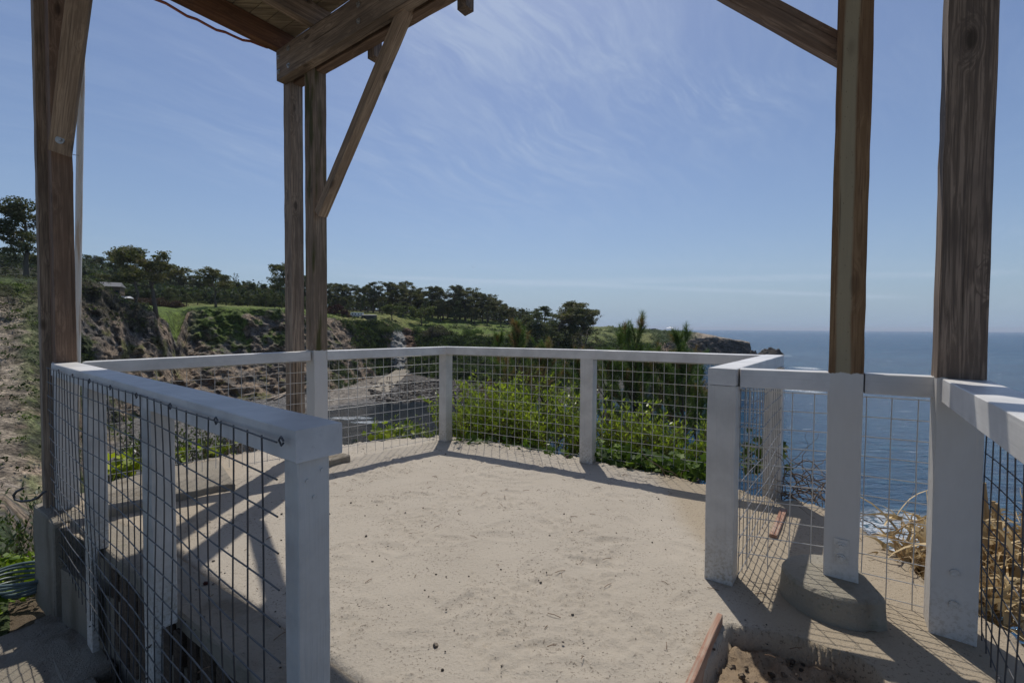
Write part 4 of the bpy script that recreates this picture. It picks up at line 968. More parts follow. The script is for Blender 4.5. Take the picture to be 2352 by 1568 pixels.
for i in range(700):
    x, y = random.uniform(.8, 2.0), random.uniform(1.1, 2.1)
    if not bool(inpoly(np.array(x), np.array(y), hole)): continue
    r = random.uniform(.004, .016); n = rock_geo(rv, rf, (x, y, -.10 + random.uniform(-.01, .015)), r, i); k = random.uniform(.8, 1.35); rc += [[.30 * k, .235 * k, .17 * k]] * n
tag(np_mesh('soil_clods', rv, np.array(rf), M['rock'], None, False, np.array(rc)), 'crumbly brown soil clods in the dug hollow at the lower right', 'soil', kind='stuff')
lm = MB()
for i in range(110):
    x, y = random.uniform(-1.8, 1.9), random.uniform(1.5, 5.2); a = random.uniform(0, 6.28); L = random.uniform(.015, .07)
    p = Vector((x, y, .006)); q = p + Vector((math.cos(a) * L, math.sin(a) * L, random.uniform(-.002, .01))); lm.tube([p, p.lerp(q, .5) + Vector((0, 0, .004)), q], .0016, 4)
tag(lm.build('litter', simple('dry litter', (.16, .10, .06), .9)), 'bits of dry twig and leaf litter scattered over the sand', 'litter', kind='stuff')
# stones scattered on the sand
rv, rf, rc = [], [], []
for i in range(420):
    x, y = random.uniform(-1.9, 1.2), random.uniform(1.3, 5.2)
    r = random.choice([.003, .004, .005, .007]) * random.uniform(.7, 1.3); n = rock_geo(rv, rf, (x, y, .002), r, i); k = random.uniform(.4, 1.3); rc += [[.16 * k, .14 * k, .12 * k]] * n
tag(np_mesh('pebbles', rv, np.array(rf), M['rock'], None, False, np.array(rc)), 'tiny dark pebbles and grit scattered over the sand floor', 'pebbles', kind='stuff')
# kerb/retaining wall under the near-left fence
UL = Vector((-.826, .563, 0)); VL = Vector((.563, .826, 0))      # along / across this edge
A0 = Vector((e0.x, e0.y, 0)); 
def along(t_, off=0., z=0.): return A0 + UL * t_ + VL * off + Zv * z
ret = empty('retaining_wall', along(.9, .0, -.8), 'low concrete retaining wall with rotten form boards under the near left fence', 'wall')
def slabbed(name, c, size, mtl, parent=None, seg=.08, amp=.006, ax=(UL, VL, Zv), seed=0):
    bm = bmesh.new(); bmesh.ops.create_cube(bm, size=1.)
    for v in bm.verts: v.co = Vector((v.co.x * size[0], v.co.y * size[1], v.co.z * size[2]))
    bmesh.ops.bevel(bm, geom=bm.edges[:], offset=min(.01, min(size) * .2), segments=1, affect='EDGES')
    for axi in range(3):
        n = int(size[axi] / seg)
        for k in range(1, min(n, 60)):
            co = Vector((0, 0, 0)); co[axi] = -size[axi] / 2 + size[axi] * k / n; no = Vector((0, 0, 0)); no[axi] = 1
            bmesh.ops.bisect_plane(bm, geom=bm.verts[:] + bm.edges[:] + bm.faces[:], plane_co=co, plane_no=no)
    for v in bm.verts:
        p = v.co; f_ = float(fbm(p.x * 7 + seed, p.y * 7, p.z * 7, 3, seed)); v.co = p * (1 + 0) + v.normal * f_ * amp * 2
    m3 = Matrix(ax).transposed().to_4x4(); m3.translation = Vector(c); bm.transform(m3)
    me = bpy.data.meshes.new(name); bm.to_mesh(me); bm.free(); return link(name, me, mtl, parent)
slabbed('wall_cap', along(.98, .11, -.045), (3.76, .22, .09), M['conc'], ret, seed=1)
slabbed('wall_face', along(.75, .13, -.50), (3.3, .16, .78), M['conc_dark'], ret, seg=.15, seed=2)
for i in range(16):
    t_ = -.55 + i * .155; 
    slabbed('form_board', along(t_, .035, -.37 + random.uniform(-.02, .02)), (random.uniform(.09, .13), .03, .50 + random.uniform(-.05, .05)), M['plank_dark'], ret, seg=.3, amp=.002, seed=i)
# corner block and lip kerb at the left
blk = empty('concrete_corner', G(95, 1200, 0) - Zv * .8, 'stout weathered concrete corner block under the foot of the left timber post', 'concrete block')
slabbed('block', Vector((-3.295, 3.434, -.385)), (.60, .40, .76), M['conc'], blk, seg=.12, seed=7)
k0 = G(118, 1440, -.72); 
slabbed('footing_lip', k0 + Vector((.95, -.72, -.03)), (2.6, .13, .16), M['conc'], blk, seg=.12, seed=9, ax=(Vector((-.80, .60, 0)), Vector((.60, .80, 0)), Zv))
# lower ground outside at the left
gxx = np.arange(-7.5, -.2, .05); gyy = np.arange(.0, 6.5, .05); LX, LY = np.meshgrid(gxx, gyy)
side = (LX - A0.x) * VL.x + (LY - A0.y) * VL.y
LZ = -.80 + fbm(LX * 1.6, LY * 1.6, 0, 5, 8) * .06 - .08 * sstep(-.6, -.2, side) - np.clip((LY - 3.6) * .55, 0, 2.5) * sstep(-3.6, -4.4, LX) 
ix = np.arange(LX.size).reshape(LX.shape); f_ = np.stack([ix[:-1, :-1], ix[:-1, 1:], ix[1:, 1:], ix[1:, :-1]], -1).reshape(-1, 4)
tag(np_mesh('walkway', np.stack([LX, LY, LZ], -1).reshape(-1, 3), f_, M['soil'], None, True), kind='structure')
slab_stone = empty('stone_slab', G(30, 1540, -.72), 'smooth grey rock slab on the ground at the lower left corner', 'rock')
slabbed('slab', G(30, 1560, -.74), (.95, .7, .14), M['conc'], slab_stone, seg=.1, amp=.02, seed=13)
# raised concrete ledge inside the back left fence
mb = MB(); zt = .06
lp = [G(235, 1172, zt), G(345, 1150, zt), G(503, 1113, zt), G(520, 1122, zt) + Vector((0, .12, 0)), G(500, 1052, zt), G(400, 1070, zt), G(262, 1102, zt), G(205, 1130, zt)]
n = len(lp); mb.add(lp + [p - Zv * .25 for p in lp], [tuple(range(n))] + [((i + 1) % n, i, i + n, (i + 1) % n + n) for i in range(n)])
led = mb.build('concrete_ledge', M['conc']); bvm = led.modifiers.new('b', 'BEVEL'); bvm.width = .012; bvm.segments = 2
tag(led, 'low raised concrete ledge along the inside of the back left fence', 'ledge')
pf = empty('post_footing', G(762, 1052, 0), 'small square concrete footing under the painted middle post', 'footing'); slabbed('block', Vector((-1.84, 4.56, .0)), (.34, .26, .14), M['conc'], pf, seg=.07, seed=4, ax=(Uv, Vv, Zv))
# round footing with a flat side
mb = MB(); c = Vector((1.635, 2.25, 0)); ringt = []; nseg = 40
fdir = Vector((.96, -.28, 0))
def foot_ring(z, r, jit):
    out = []
    for k in range(nseg):
        a = 2 * math.pi * k / nseg; q = Vector((math.cos(a) * r * 1.05, math.sin(a) * r * .98, 0)); dd_ = q.dot(fdir)
        if dd_ > r * .62: q -= fdir * (dd_ - r * .62)
        out.append(c + q * (1 + random.uniform(-jit, jit)) + Zv * (z + random.uniform(-jit, jit) * .1))
    return out
rg = [foot_ring(-.08, 0.242, .006), foot_ring(.0, 0.238, .006), foot_ring(.07, 0.232, .006), foot_ring(.118, 0.228, .006), foot_ring(.132, 0.216, .006)]
vs = [p for r_ in rg for p in r_]; fs = [(i * nseg + k, i * nseg + (k + 1) % nseg, (i + 1) * nseg + (k + 1) % nseg, (i + 1) * nseg + k) for i in range(4) for k in range(nseg)] + [tuple(4 * nseg + k for k in range(nseg))]
mb.add(vs, fs); tag(mb.build('round_footing', M['conc_foot']), 'round mossy concrete footing with one flat side under the ochre post', 'footing')
# red washed boards lying on edge
def board(name, p0, p1, w_, h_, label, m_=M['plank_red']):
    o = timber(name, p0, p1, w_, h_, m_, side=Vector((p1 - p0)).normalized().cross(Zv)); tag(o, label, 'board', 'red washed boards edging the sand'); return o
board('edging_board', G(1655, 1432, .0) + Vector((-.005, 0, -.02)), G(1572, 1620, .0) + Vector((0, 0, -.02)), .026, .14, 'weathered red washed board on edge between the sand and the dug soil, nearest the camera')
board('edging_board', G(1776, 1232, .01), G(1800, 1172, .01), .045, .03, 'short red washed board end on the concrete pad behind the fence wire')
# ------------------------------------------------------------ timber deck overhead with its posts
P0 = Vector((-1.892, 4.41, 0))
def dk(s, v, z=0.): return P0 + Uv * s + Vv * v + Zv * z
deck = empty('timber_deck', P0, 'raised timber deck on tall posts overhead with beams, joists and diagonal braces', 'deck')
zb = 3.76; hb = .29; zj = zb + hb
front_beam = timber('beam', dk(.41, -.115, zb + hb / 2), dk(-5.6, -.115, zb + hb / 2), .09, hb, M['wood_grey'], deck, side=Vv, rough=.003)
timber('beam', dk(.39, .012, zb + hb / 2 + .004), dk(-5.6, .012, zb + hb / 2), .09, hb, M['wood_brown'], deck, side=Vv, rough=.003)
for v_, s0 in ((.44, -3.55), (.98, -3.75)): timber('beam', dk(s0, v_, zb + hb / 2), dk(-6.2, v_, zb + hb / 2), .09, hb, M['wood_brown'], deck, side=Vv)
for k in range(9):
    s = .405 - .61 * k; out = .01
    timber('joist', dk(s, out, zj + .095 + .003), dk(s, -5.2, zj + .098), .09, .19, M['wood_red'] if k == 0 else M['wood_grey'], deck, side=Uv)
mb = MB()
for k in range(37):
    v_ = -.06 - k * .146
    mb.box(dk(-2.45, v_, zj + .213 + random.uniform(0, .004)), (Uv, Vv, Zv), (6.0, .140, .036))
dkg = mb.build('decking', None, deck); dkg.data.materials.append(M['plank'])
for s_ in (-.76, -1.816):
    timber('railing_post', dk(s_, .103, 3.70), dk(s_, .103, zb + .65), .088, .088, M['wood_p2'], deck, side=Uv)
def post(p, z0, z1, wu, wv, mt, ax=None):
    return timber('post', (p.x, p.y, z0), (p.x, p.y, z1), wu, wv, mt, deck, side=ax or Uv, rough=.003)
p735 = dk(0, 0); post(p735, -.1, zb + .12, .14, .14, M['wood_moss'])
pout = dk(.40, .0); post(pout, -3.0, zb + .12, .14, .125, M['wood_grey'])
pL = Vector((-3.34, 3.41, 0)); post(pL - Vv * .014, -.05, zj - .002, .14, .114, M['wood_left'])
pLo = pL + Uv * .122 - Vv * .055; post(pLo, -.06, zj - .002, .09, .135, M['wood_grey'])
pR1 = Vector((1.672, 2.272, 0)); post(pR1, .128, zb + hb, .14, .14, M['wood_p1'])
pR2 = Vector((1.995, 2.03, 0)); post(pR2, -.05, zb + hb, .155, .155, M['wood_p2'])
pb = MB(); c_ = pR1 - Vv * .0725 + Zv * .27 + Uv * .0
pb.box(c_, (Uv, Vv, Zv), (.062, .004, .125)); plate = pb.build('bracket', M['paint'], deck)
for dz in (.028, -.030):
    pb = MB(); q = c_ + Zv * dz; pb.tube([q - Vv * .002, q - Vv * .008], .020, 14); pb.tube([q - Vv * .008, q - Vv * .018], .011, 6); pb.build('bolt', M['paint'], plate)
for dz in (.16, .30):
    pb = MB(); q = pR2 - Vv * .081 + Zv * dz; pb.tube([q, q - Vv * .004], .017, 14); pb.build('washer', M['paint'], deck)
# braces
mid_brace = timber('brace', D(737, 492, 4.32), D(948, -12, 3.52), .09, .09, M['wood_brace'], deck, side=Vv)
left_brace = timber('brace', D(138, 352, 3.26), D(189, -60, 2.98), .035, .125, M['wood_brace'], deck, side=Vector((.35, -.94, 0)))
timber('brace', D(1948, 128, 2.33), D(1640, -40, 2.72), .085, .108, M['wood_brown'], deck, side=Vv)
def bolt(p, nrm, r=.018, sq=False, par=None):
    nrm = Vector(nrm).normalized(); a = MB(); a.tube([p, p + nrm * .004], r * 1.5, 4 if sq else 12); a.tube([p + nrm * .004, p + nrm * .016], r * .7, 6); a.build('bolt', M['steel'], par or deck)
fv_ = dk(0, -.161) 
for (s, z) in ((.36, 4.04), (.36, 3.90), (.18, 4.06), (.18, 3.90), (-.9, 4.03), (-.9, 3.9)): bolt(dk(s, -.162, z - .07), -Vv, .016, s > .3, front_beam)
bolt(D(138, 322, 3.22), Vector((.35, -.94, 0)), par=left_brace); bolt(D(739, 474, 4.27), -Vv, .014, par=mid_brace)
# cable sagging under the outer joist
mb = MB(); a = D(645, 116, 4.7); b = D(355, -4, 3.72); pts_ = []
for k in range(15):
    t_ = k / 14; q = a.lerp(b, t_) + Vector((0, 0, -.05 * math.sin(math.pi * t_) + .008 * math.sin(k * 2.1))); pts_.append(q)
pts_.append(b + (b - a) * .9 + Vector((0, 0, .1)))
mb.tube(pts_, .012, 8); tag(mb.build('cable', simple('rusty red cable', (.34, .11, .07), .6, 0, 30), None, True), 'thin rusty red cable sagging below the outer joist of the deck', 'cable')
# white pipe behind the left post
mb = MB(); mb.tube([D(172, 1040, 3.8), D(177, 830, 3.8), D(182, 420, 3.8), D(187, 180, 3.8), D(189, -80, 3.8)], .0225, 16)
def pipe_mat():
    mt, t, b = mat('stained white pipe'); pos = t.new('ShaderNodeNewGeometry').outputs['Position']
    s_ = t.math('MULTIPLY', t.ramp(t.noise(t.mapv(pos, (30, 30, 2.5)), 1, 4), .45, .62), .6); t.put(b.inputs['Base Color'], t.mix(s_, (.72, .71, .67), (.42, .27, .14))); b.inputs['Roughness'].default_value = .5; return mt
tag(mb.build('drain_pipe', pipe_mat(), None, True), 'slim stained white pipe standing just behind the left timber post', 'pipe')
mb = MB(); mb.tube([D(163, 354, 3.45), D(172, 356, 3.6), D(180, 357, 3.78)], .003, 5); tag(mb.build('tie_wire', M['wire_dark']), 'short tie wire holding the white pipe to the left post', 'wire')
# ------------------------------------------------------------ fences
def fence(label, cat='fence'): return empty('fence', (0, 0, 0), label, cat, 'white fence runs with wire mesh')
def rail(p, q, par, mt=None, w_=.138, h_=.089, ext0=0., ext1=0.):
    p = Vector(p); q = Vector(q); d = (q - p).normalized(); p = p - d * ext0; q = q + d * ext1; s = Zv.cross(d)
    return timber('rail', p - Zv * h_ / 2, q - Zv * h_ / 2, w_, h_, mt or M['paint_cool'], par, side=s, rough=.0012)
def mesh_panel(par, a, b, ztop_a, ztop_b, zbot_a, zbot_b, out, mt=None, step=.1, wob_=.004, r=.0025, rag=.0, x0=.03, fray=False):
    """welded wire: verticals and horizontals in one panel between two points on the ground plan"""
    a = Vector((a.x, a.y, 0)); b = Vector((b.x, b.y, 0)); L = (b - a).length; d = (b - a) / L; nv = max(2, int(L / step)); mbb = MB()
    def zt_(t_): return ztop_a + (ztop_b - ztop_a) * t_ / L
    def zb_(t_): return zbot_a + (zbot_b - zbot_a) * t_ / L
    ph = random.uniform(0, 9)
    def belly(t_, z): return math.sin(t_ * 2.3 + ph) * .012 * math.sin(z * 2.4 + ph) + math.sin(t_ * 7 + z * 5 + ph) * wob_
    for i in range(nv + 1):
        t_ = x0 + i * step
        if t_ > L: break
        z1 = zt_(t_); z0 = zb_(t_) - random.uniform(0, .02); n = 9
        mbb.tube([a + d * (t_ + random.uniform(-1, 1) * wob_ * .3) + out * (.0 + belly(t_, z1 + (z0 - z1) * k / n)) + Zv * (z1 + (z0 - z1) * k / n) for k in range(n + 1)], r, 5, False)
    zz = 0
    nz = int((max(ztop_a, ztop_b) - min(zbot_a, zbot_b)) / step) + 1
    for j in range(nz):
        pts_ = []
        for k in range(int(L / .12) + 2):
            t_ = min(L, k * .12); z = zt_(t_) - .003 - j * step
            if z < zb_(t_): continue
            pts_.append(a + d * t_ + out * (belly(t_, z) + .004) + Zv * z)
        if len(pts_) > 1: mbb.tube(pts_, r, 5, False)
    return mbb.build('wire_mesh', mt or M['wire_pale'], par)
# near left run
fa = fence('near left white fence with shaded rail and dark wire mesh on its outside')
zL = 1.085
a0 = Vector((-3.34, 3.29, 0)); a1 = Vector((-.573, 1.20, 0)); dn = (a1 - a0).normalized(); nn = Vector((-dn.y, dn.x, 0))   # nn points away from camera
rail(a0 + nn * .069 + Zv * zL - dn * .0, a1 + nn * .069 + Zv * zL, fa)
def npost(t_, wu, wv, ztop, zlow, notch, m_=M['paint']):
    c = a0 + dn * t_ + nn * (.016 + wv / 2)
    po = timber('post', (c.x, c.y, .0), (c.x, c.y, ztop), wu, wv, m_, fa, side=dn)
    if notch:
        c2 = a0 + dn * t_ + nn * (.016 + .017); timber('post_foot', (c2.x, c2.y, zlow), (c2.x, c2.y, .0), wu, .034, m_, fa, side=dn)
    return po
npost(.94, .13, .088, zL - .090, -.62, True)
npost(2.12, .135, .09, zL - .090, -.66, True)
end_post = npost(3.41, .072, .094, zL - .090, -.6, True)
wm = mesh_panel(fa, a0 - nn * .016, a0 + dn * 3.43 - nn * .016, zL - .028, zL - .028, -.22, -.62, -nn, M['wire_dark'], r=.0026, x0=.03)
for i in range(8):   # hog rings tying the top wire
    q = a0 + dn * (.42 + i * .43) - nn * .018 + Zv * (zL - .03); mbr = MB()
    mbr.tube([q + dn * .010 * math.cos(k) + Zv * .012 * math.sin(k) - nn * .003 * (k % 2) for k in range(7)], .0028, 5); mbr.build('wire_tie', M['wire_dark'], wm)
for (du, dz) in ((-.02, .12), (.024, .10), (.0, .17)):
    c = a0 + dn * (3.41 + .037) + nn * (.063 + du) + Zv * (zL - .09 - dz + .06); mbr = MB(); mbr.tube([c, c + dn * .003], .006, 8); mbr.build('nail', M['paint'], end_post)
# back left run
ztop = lambda p, y: D(p[0], p[1], y).z
corner = Vector((-.80, 5.50, 0)); zc_ = 1.132; z735 = 1.128
fb = fence('back left white fence from the left timber post to the far corner')
LJ = Vector((-3.24, 3.44, 0)); m735 = P0.copy()
db1 = (m735 - LJ).normalized()
rail(LJ + Zv * (zL + .001), m735 - db1 * .072 + Zv * z735, fb); db2 = (corner - m735).normalized()
rail(m735 + db2 * .072 + Zv * z735, corner + Zv * zc_, fb, ext1=.03)
timber('post', (corner.x, corner.y, -.05), (corner.x, corner.y, zc_ - .090), .115, .115, M['paint'], fb, side=Uv)
sb = Vector((-db1.y, db1.x, 0))
mesh_panel(fb, LJ + sb * .05, m735 + sb * .05, zL - .10, z735 - .10, .12, .10, sb)
mesh_panel(fb, m735 + sb * .05, corner + sb * .05, z735 - .10, zc_ - .10, .04, .01, sb)
# back right run
fc_ = fence('back right white fence in front of the green leafy shrubs')
m1345 = Vector((.79, 4.63, 0)); JR = Vector((2.20, 3.82, 0)); zr = 1.146
dc = (JR - corner).normalized(); sc_ = Vector((-dc.y, dc.x, 0))
m1345 = corner + dc * (m1345 - corner).dot(dc)
rail(corner + Zv * (zc_ + .001), m1345 + Zv * zr, fc_, ext0=.03); rail(m1345 + Zv * zr, JR + Zv * zr, fc_, ext1=.03)
timber('post', (m1345.x, m1345.y, -.06), (m1345.x, m1345.y, zr - .090), .132, .132, M['paint'], fc_, side=dc)
JRp = JR + Vector((-.02, -.06, 0)); timber('post', (JRp.x, JRp.y, -.08), (JRp.x, JRp.y, zr - .090), .132, .132, M['paint'], fc_, side=Uv)
mesh_panel(fc_, corner + sc_ * .05, m1345 + sc_ * .05, zc_ - .10, zr - .10, .01, .0, sc_)
mesh_panel(fc_, m1345 + sc_ * .05, JR + sc_ * .05, zr - .10, zr - .10, .0, -.05, sc_)
# return run
fd = fence('short return fence run between the far right corner and the stout entrance post')
R1 = Vector((1.155, 2.46, 0)); R1c = R1; dr = (JR - R1).normalized(); zr1 = 1.152
rail(R1 - dr * .07 + Zv * (zr1 + .002), JR + Zv * (zr + .003), fd, ext1=.05)
timber('post', (R1.x, R1.y, -.10), (R1.x, R1.y, zr1 - .090), .14, .14, M['paint'], fd, side=Uv, rough=.003)
rs_ = Vector((dr.y, -dr.x, 0))
mesh_panel(fd, R1 + rs_ * .078, JR + rs_ * .078, zr1 - .11, zr - .11, -.03, -.06, rs_, M['wire'])
# right run through the ochre post
fe = fence('right white fence from the entrance post through the ochre post, open sea behind')
r2 = Vector((2.0, 1.99, 0)); pe0 = R1 + Uv * -.07 - Uv * .0
def online(p): return p
d1 = Vector((pR1.x, pR1.y, 0)) - R1; d1n = d1.normalized()
rail(R1 + d1n * .07 + Zv * zr1, pR1 - d1n * .071 + Zv * 1.150, fe, w_=.10, h_=.095)
d2 = Vector((2.035, 2.055, 0)) - pR1; d2n = d2.normalized()
rail(pR1 + d2n * .071 + Zv * 1.150, Vector((2.02, 2.07, 1.150)), fe, w_=.10, h_=.095)
se = Vector((.55, .83, 0))
mesh_panel(fe, R1 + d1n * .07 + se * .06, pR1 + se * .06, 1.03, 1.03, .06, .10, se, x0=.05)
mesh_panel(fe, pR1 + se * .06, Vector((2.02, 2.07, 0)) + se * .06, 1.03, 1.03, .02, -.02, se, x0=.09)
# near right run
ff = fence('near right white fence whose rail is striped with shadows, beside the dark post')
g0 = Vector((1.985, 2.115, 0)); dg = (Vector((1.207, 1.065, 0)) - Vector((2.0, 2.14, 0))).normalized(); sg_ = Vector((-dg.y, dg.x, 0))
if sg_.x < 0: sg_ = -sg_
start = Vector((2.0, 2.14, 0)) + sg_ * .075 + dg * .07
rail(start + Zv * 1.151, start + dg * 3.2 + Zv * 1.151, ff, h_=.105, w_=.15)
mesh_panel(ff, start + sg_ * .085, start + dg * 3.2 + sg_ * .085, 1.03, 1.03, -.10, -.1, sg_, M['wire_dark'], r=.0026)
timber('post', (start.x + dg.x * 2.6, start.y + dg.y * 2.6, -.1), (start.x + dg.x * 2.6, start.y + dg.y * 2.6, 1.045), .14, .14, M['paint'], ff, side=Uv)
# ------------------------------------------------------------ plants close to the fence
def stems_leaves(base, n_st, h_, spread, leaf_n, leafL, leafW, ca, cb, label, name='leafy_shrub', bias=(0, 0), seed=1, group=None, up=.3, twig=.0035, bare=0., cat='shrub', pickpow=1., size_j=.35):
    rr = random.Random(seed); mbb = MB(); cen_l = []; dr_l = []; yy_l = []
    for i in range(n_st):
        a = rr.uniform(0, 6.283); b0 = Vector(base) + Vector((math.cos(a), math.sin(a), 0)) * rr.uniform(0, spread * .45)
        d = Vector((math.cos(a) * .55 + bias[0], math.sin(a) * .55 + bias[1], 1.1)).normalized(); L = h_ * rr.uniform(.55, 1.08); p = b0; pts_ = [p]; ns = 7
        for k in range(ns):
            d = (d + Vector((rr.uniform(-.22, .22), rr.uniform(-.22, .22), rr.uniform(-.08, .16)))).normalized(); p = p + d * L / ns; pts_.append(p)
            if k >= 2:
                for _ in range(3):
                    td = (d + Vector((rr.uniform(-1, 1), rr.uniform(-1, 1), rr.uniform(-.2, .7)))).normalized(); tl = L * rr.uniform(.12, .25); q = [p, p + td * tl * .5, p + td * tl + Vector((0, 0, .02))]
                    mbb.tube(q, [twig * .6, twig * .45, twig * .3], 4, False)
                    m_ = leaf_n if rr.random() > bare else 0
                    for z in range(m_):
                        t_ = rr.uniform(.1, 1.05); c_ = p.lerp(q[2], t_); cen_l.append(c_); ld = (td * .6 + Vector((rr.uniform(-1, 1), rr.uniform(-1, 1), rr.uniform(-.4, 1) + up))).normalized(); dr_l.append(ld); yy_l.append(min(1, (c_.z - base[2]) / h_))
        mbb.tube(pts_, [twig * (1.5 - 1.1 * k / ns) for k in range(ns + 1)], 5, False)
    o = empty(name, base, label, cat, group)
    mbb.build('stems', M['twig'], o, True)
    if cen_l:
        cn = np.array([tuple(c) for c in cen_l]); dd_ = np.array([tuple(c) for c in dr_l]); nn_ = rng.normal(size=cn.shape); nn_[:, 2] += 1.2
        L_ = leafL * rng.uniform(1 - size_j, 1 + size_j, len(cn)); v, f = leaf_quads(cn, dd_, nn_, L_, L_ * leafW)
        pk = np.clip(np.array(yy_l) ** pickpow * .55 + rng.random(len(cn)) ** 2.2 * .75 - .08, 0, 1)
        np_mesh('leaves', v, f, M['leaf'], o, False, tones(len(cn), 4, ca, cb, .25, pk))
    return o
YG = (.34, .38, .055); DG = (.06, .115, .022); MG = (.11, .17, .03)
sp_ = [((1085, 1045), 5.9, 1.05, 'yellow-green leafy shrub just right of the far corner post'), ((1150, 1050), 6.1, 1.25, 'tall yellow-green leafy shrub behind the back fence, topmost of the leafy shrubs'), ((1215, 1060), 5.9, 1.2, 'bright leafy shrub in the middle of the span between corner and next post'), ((1285, 1070), 5.6, 1.05, 'yellow-green leafy shrub just left of the middle back post'), ((1405, 1095), 5.3, .95, 'leafy shrub just right of the middle back post'), ((1480, 1110), 5.1, .85, 'leafy shrub with some bare twigs between the middle back post and the entrance post'), ((1570, 1125), 4.9, .85, 'yellow leafy shrub just left of the stout entrance post')]
for i, ((x, y), d, h_, lb_) in enumerate(sp_):
    p = D(x, y, d); p.z = min(p.z, -.25) - .1
    p.y += .12
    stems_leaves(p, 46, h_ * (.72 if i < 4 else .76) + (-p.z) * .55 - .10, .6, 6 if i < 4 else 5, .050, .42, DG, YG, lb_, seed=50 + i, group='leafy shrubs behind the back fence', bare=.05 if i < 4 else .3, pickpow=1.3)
stems_leaves(D(960, 1030, 6.1) - Zv * .35, 12, .75, .4, 6, .04, .42, DG, YG, 'small leafy sprigs just left of the far corner post', seed=70, group='leafy shrubs behind the back fence', bare=.1)
p = D(325, 1075, 4.5); p.z = -.45; stems_leaves(p, 26, .78, .5, 7, .042, .36, (.03, .05, .02), (.085, .11, .04), 'dark olive small-leaved shrub behind the left end of the back fence', seed=81, name='olive_shrub')
p = D(440, 1065, 4.9); p.z = -.5; stems_leaves(p, 22, .72, .5, 6, .042, .36, (.03, .05, .02), (.08, .105, .038), 'dark olive shrub with bare twigs left of the middle post', seed=82, name='olive_shrub', bare=.15)
p = D(560, 1050, 5.2); p.z = -.45; stems_leaves(p, 14, .55, .6, 5, .03, .4, (.05, .05, .03), (.10, .09, .05), 'mostly bare pale twiggy bush left of the middle post', seed=83, name='bare_bush', bare=.93, twig=.006)
p = Vector((-4.6, 4.3, -1.9)); stems_leaves(p, 40, 1.5, .8, 7, .05, .4, (.025, .045, .018), (.07, .10, .035), 'dark leafy shrub growing beyond the concrete corner at the far left', seed=84, name='olive_shrub')
p = Vector((-5.3, 4.6, -1.9)); stems_leaves(p, 34, 1.3, .9, 7, .05, .4, (.025, .045, .018), (.07, .10, .035), 'dark leafy shrub at the left frame edge below the tan cliff', seed=85, name='olive_shrub')
# dry vine tangle at the right corner
def tangle(base, n, L, label, seed, name='dry_vine', mt=None):
    rr = random.Random(seed); mbb = MB()
    for i in range(n):
        p = Vector(base) + Vector((rr.uniform(-.25, .25), rr.uniform(-.15, .15), rr.uniform(-.1, .05))); d = Vector((rr.uniform(-1, 1), rr.uniform(-.6, .6), rr.uniform(-.1, 1))).normalized(); pts_ = [p]
        for k in range(10):
            d = (d + Vector((rr.uniform(-.6, .6), rr.uniform(-.6, .6), rr.uniform(-.6, .42)))).normalized(); p = p + d * L / 10 * rr.uniform(.6, 1); pts_.append(p)
        mbb.tube(pts_, [.0045 * (1 - .07 * k) for k in range(11)], 5, False)
    tag(mbb.build(name, mt or M['twig'], None, True), label, 'dry vine')
tangle(G(1838, 1120, .05), 42, .75, 'tangle of dry brown vine stems beside the far right corner post', 5)
tangle(G(1990, 1215, .0), 12, .4, 'small clump of dry roots at the concrete edge behind the ochre post', 6)
tangle(G(1580, 1100, -.05), 16, .6, 'dry vine stems low behind the fence just left of the entrance post', 8)
# ivy along the terrace edge
def ivy(pts_px, z, n, spread, R, ca, cb, label, seed, drop=.35):
    r2 = np.random.default_rng(seed); ps = [G(x, y, 0) for x, y in pts_px]; cs = []
    for i in range(n):
        k = r2.integers(0, len(ps) - 1); t_ = r2.random(); q = ps[k].lerp(ps[k + 1], t_); off = .05 + abs(r2.normal()) * spread
        od = Vector((q.x, q.y, 0)).normalized(); q = q + od * off + Vector((r2.normal() * .06, r2.normal() * .04, z - off * drop + abs(r2.normal()) * .07)); cs.append(tuple(q))
    cs = np.array(cs); dr_ = r2.normal(size=cs.shape); nr_ = r2.normal(size=cs.shape) * .55; nr_[:, 2] += 1.; nr_[:, 1] -= .5
    v, f = lobed(cs, dr_, nr_, R * r2.uniform(.5, 1.2, n)); o = np_mesh('ivy', v, f, M['ivy'], None, False, np.repeat(tones(n, 1, ca, cb, .2), 11, 0)); return tag(o, label, 'ivy', 'ivy creeping along the terrace edge')
ivy([(1060, 1018), (1140, 1022), (1330, 1062)], -.04, 260, .16, .052, DG, (.10, .15, .025), 'ivy at the foot of the back fence between corner and middle post', 2)
ivy([(1365, 1062), (1480, 1082), (1625, 1110)], .02, 950, .28, .056, (.028, .06, .016), (.13, .19, .03), 'dark green ivy heaped at the foot of the fence right of the middle back post', 3, drop=.2)
ivy([(850, 1012), (900, 1006), (965, 1000)], .04, 90, .10, .05, MG, (.32, .36, .04), 'bright yellow-green ivy left of the far corner post', 4)
ivy([(265, 1104), (300, 1092), (345, 1082)], .06, 70, .12, .07, (.16, .22, .03), (.42, .44, .04), 'bright yellow ivy behind the near left fence posts', 5)
ivy([(400, 1070), (440, 1058), (520, 1046)], .04, 40, .10, .05, (.16, .22, .03), (.36, .40, .04), 'few bright yellow ivy leaves on the edge left of the middle post', 6)
ivy([(1705, 1120), (1760, 1125), (1790, 1135)], .12, 160, .22, .05, (.035, .06, .018), (.10, .13, .03), 'dark ivy seen through the wire of the return fence', 7, drop=-.3)
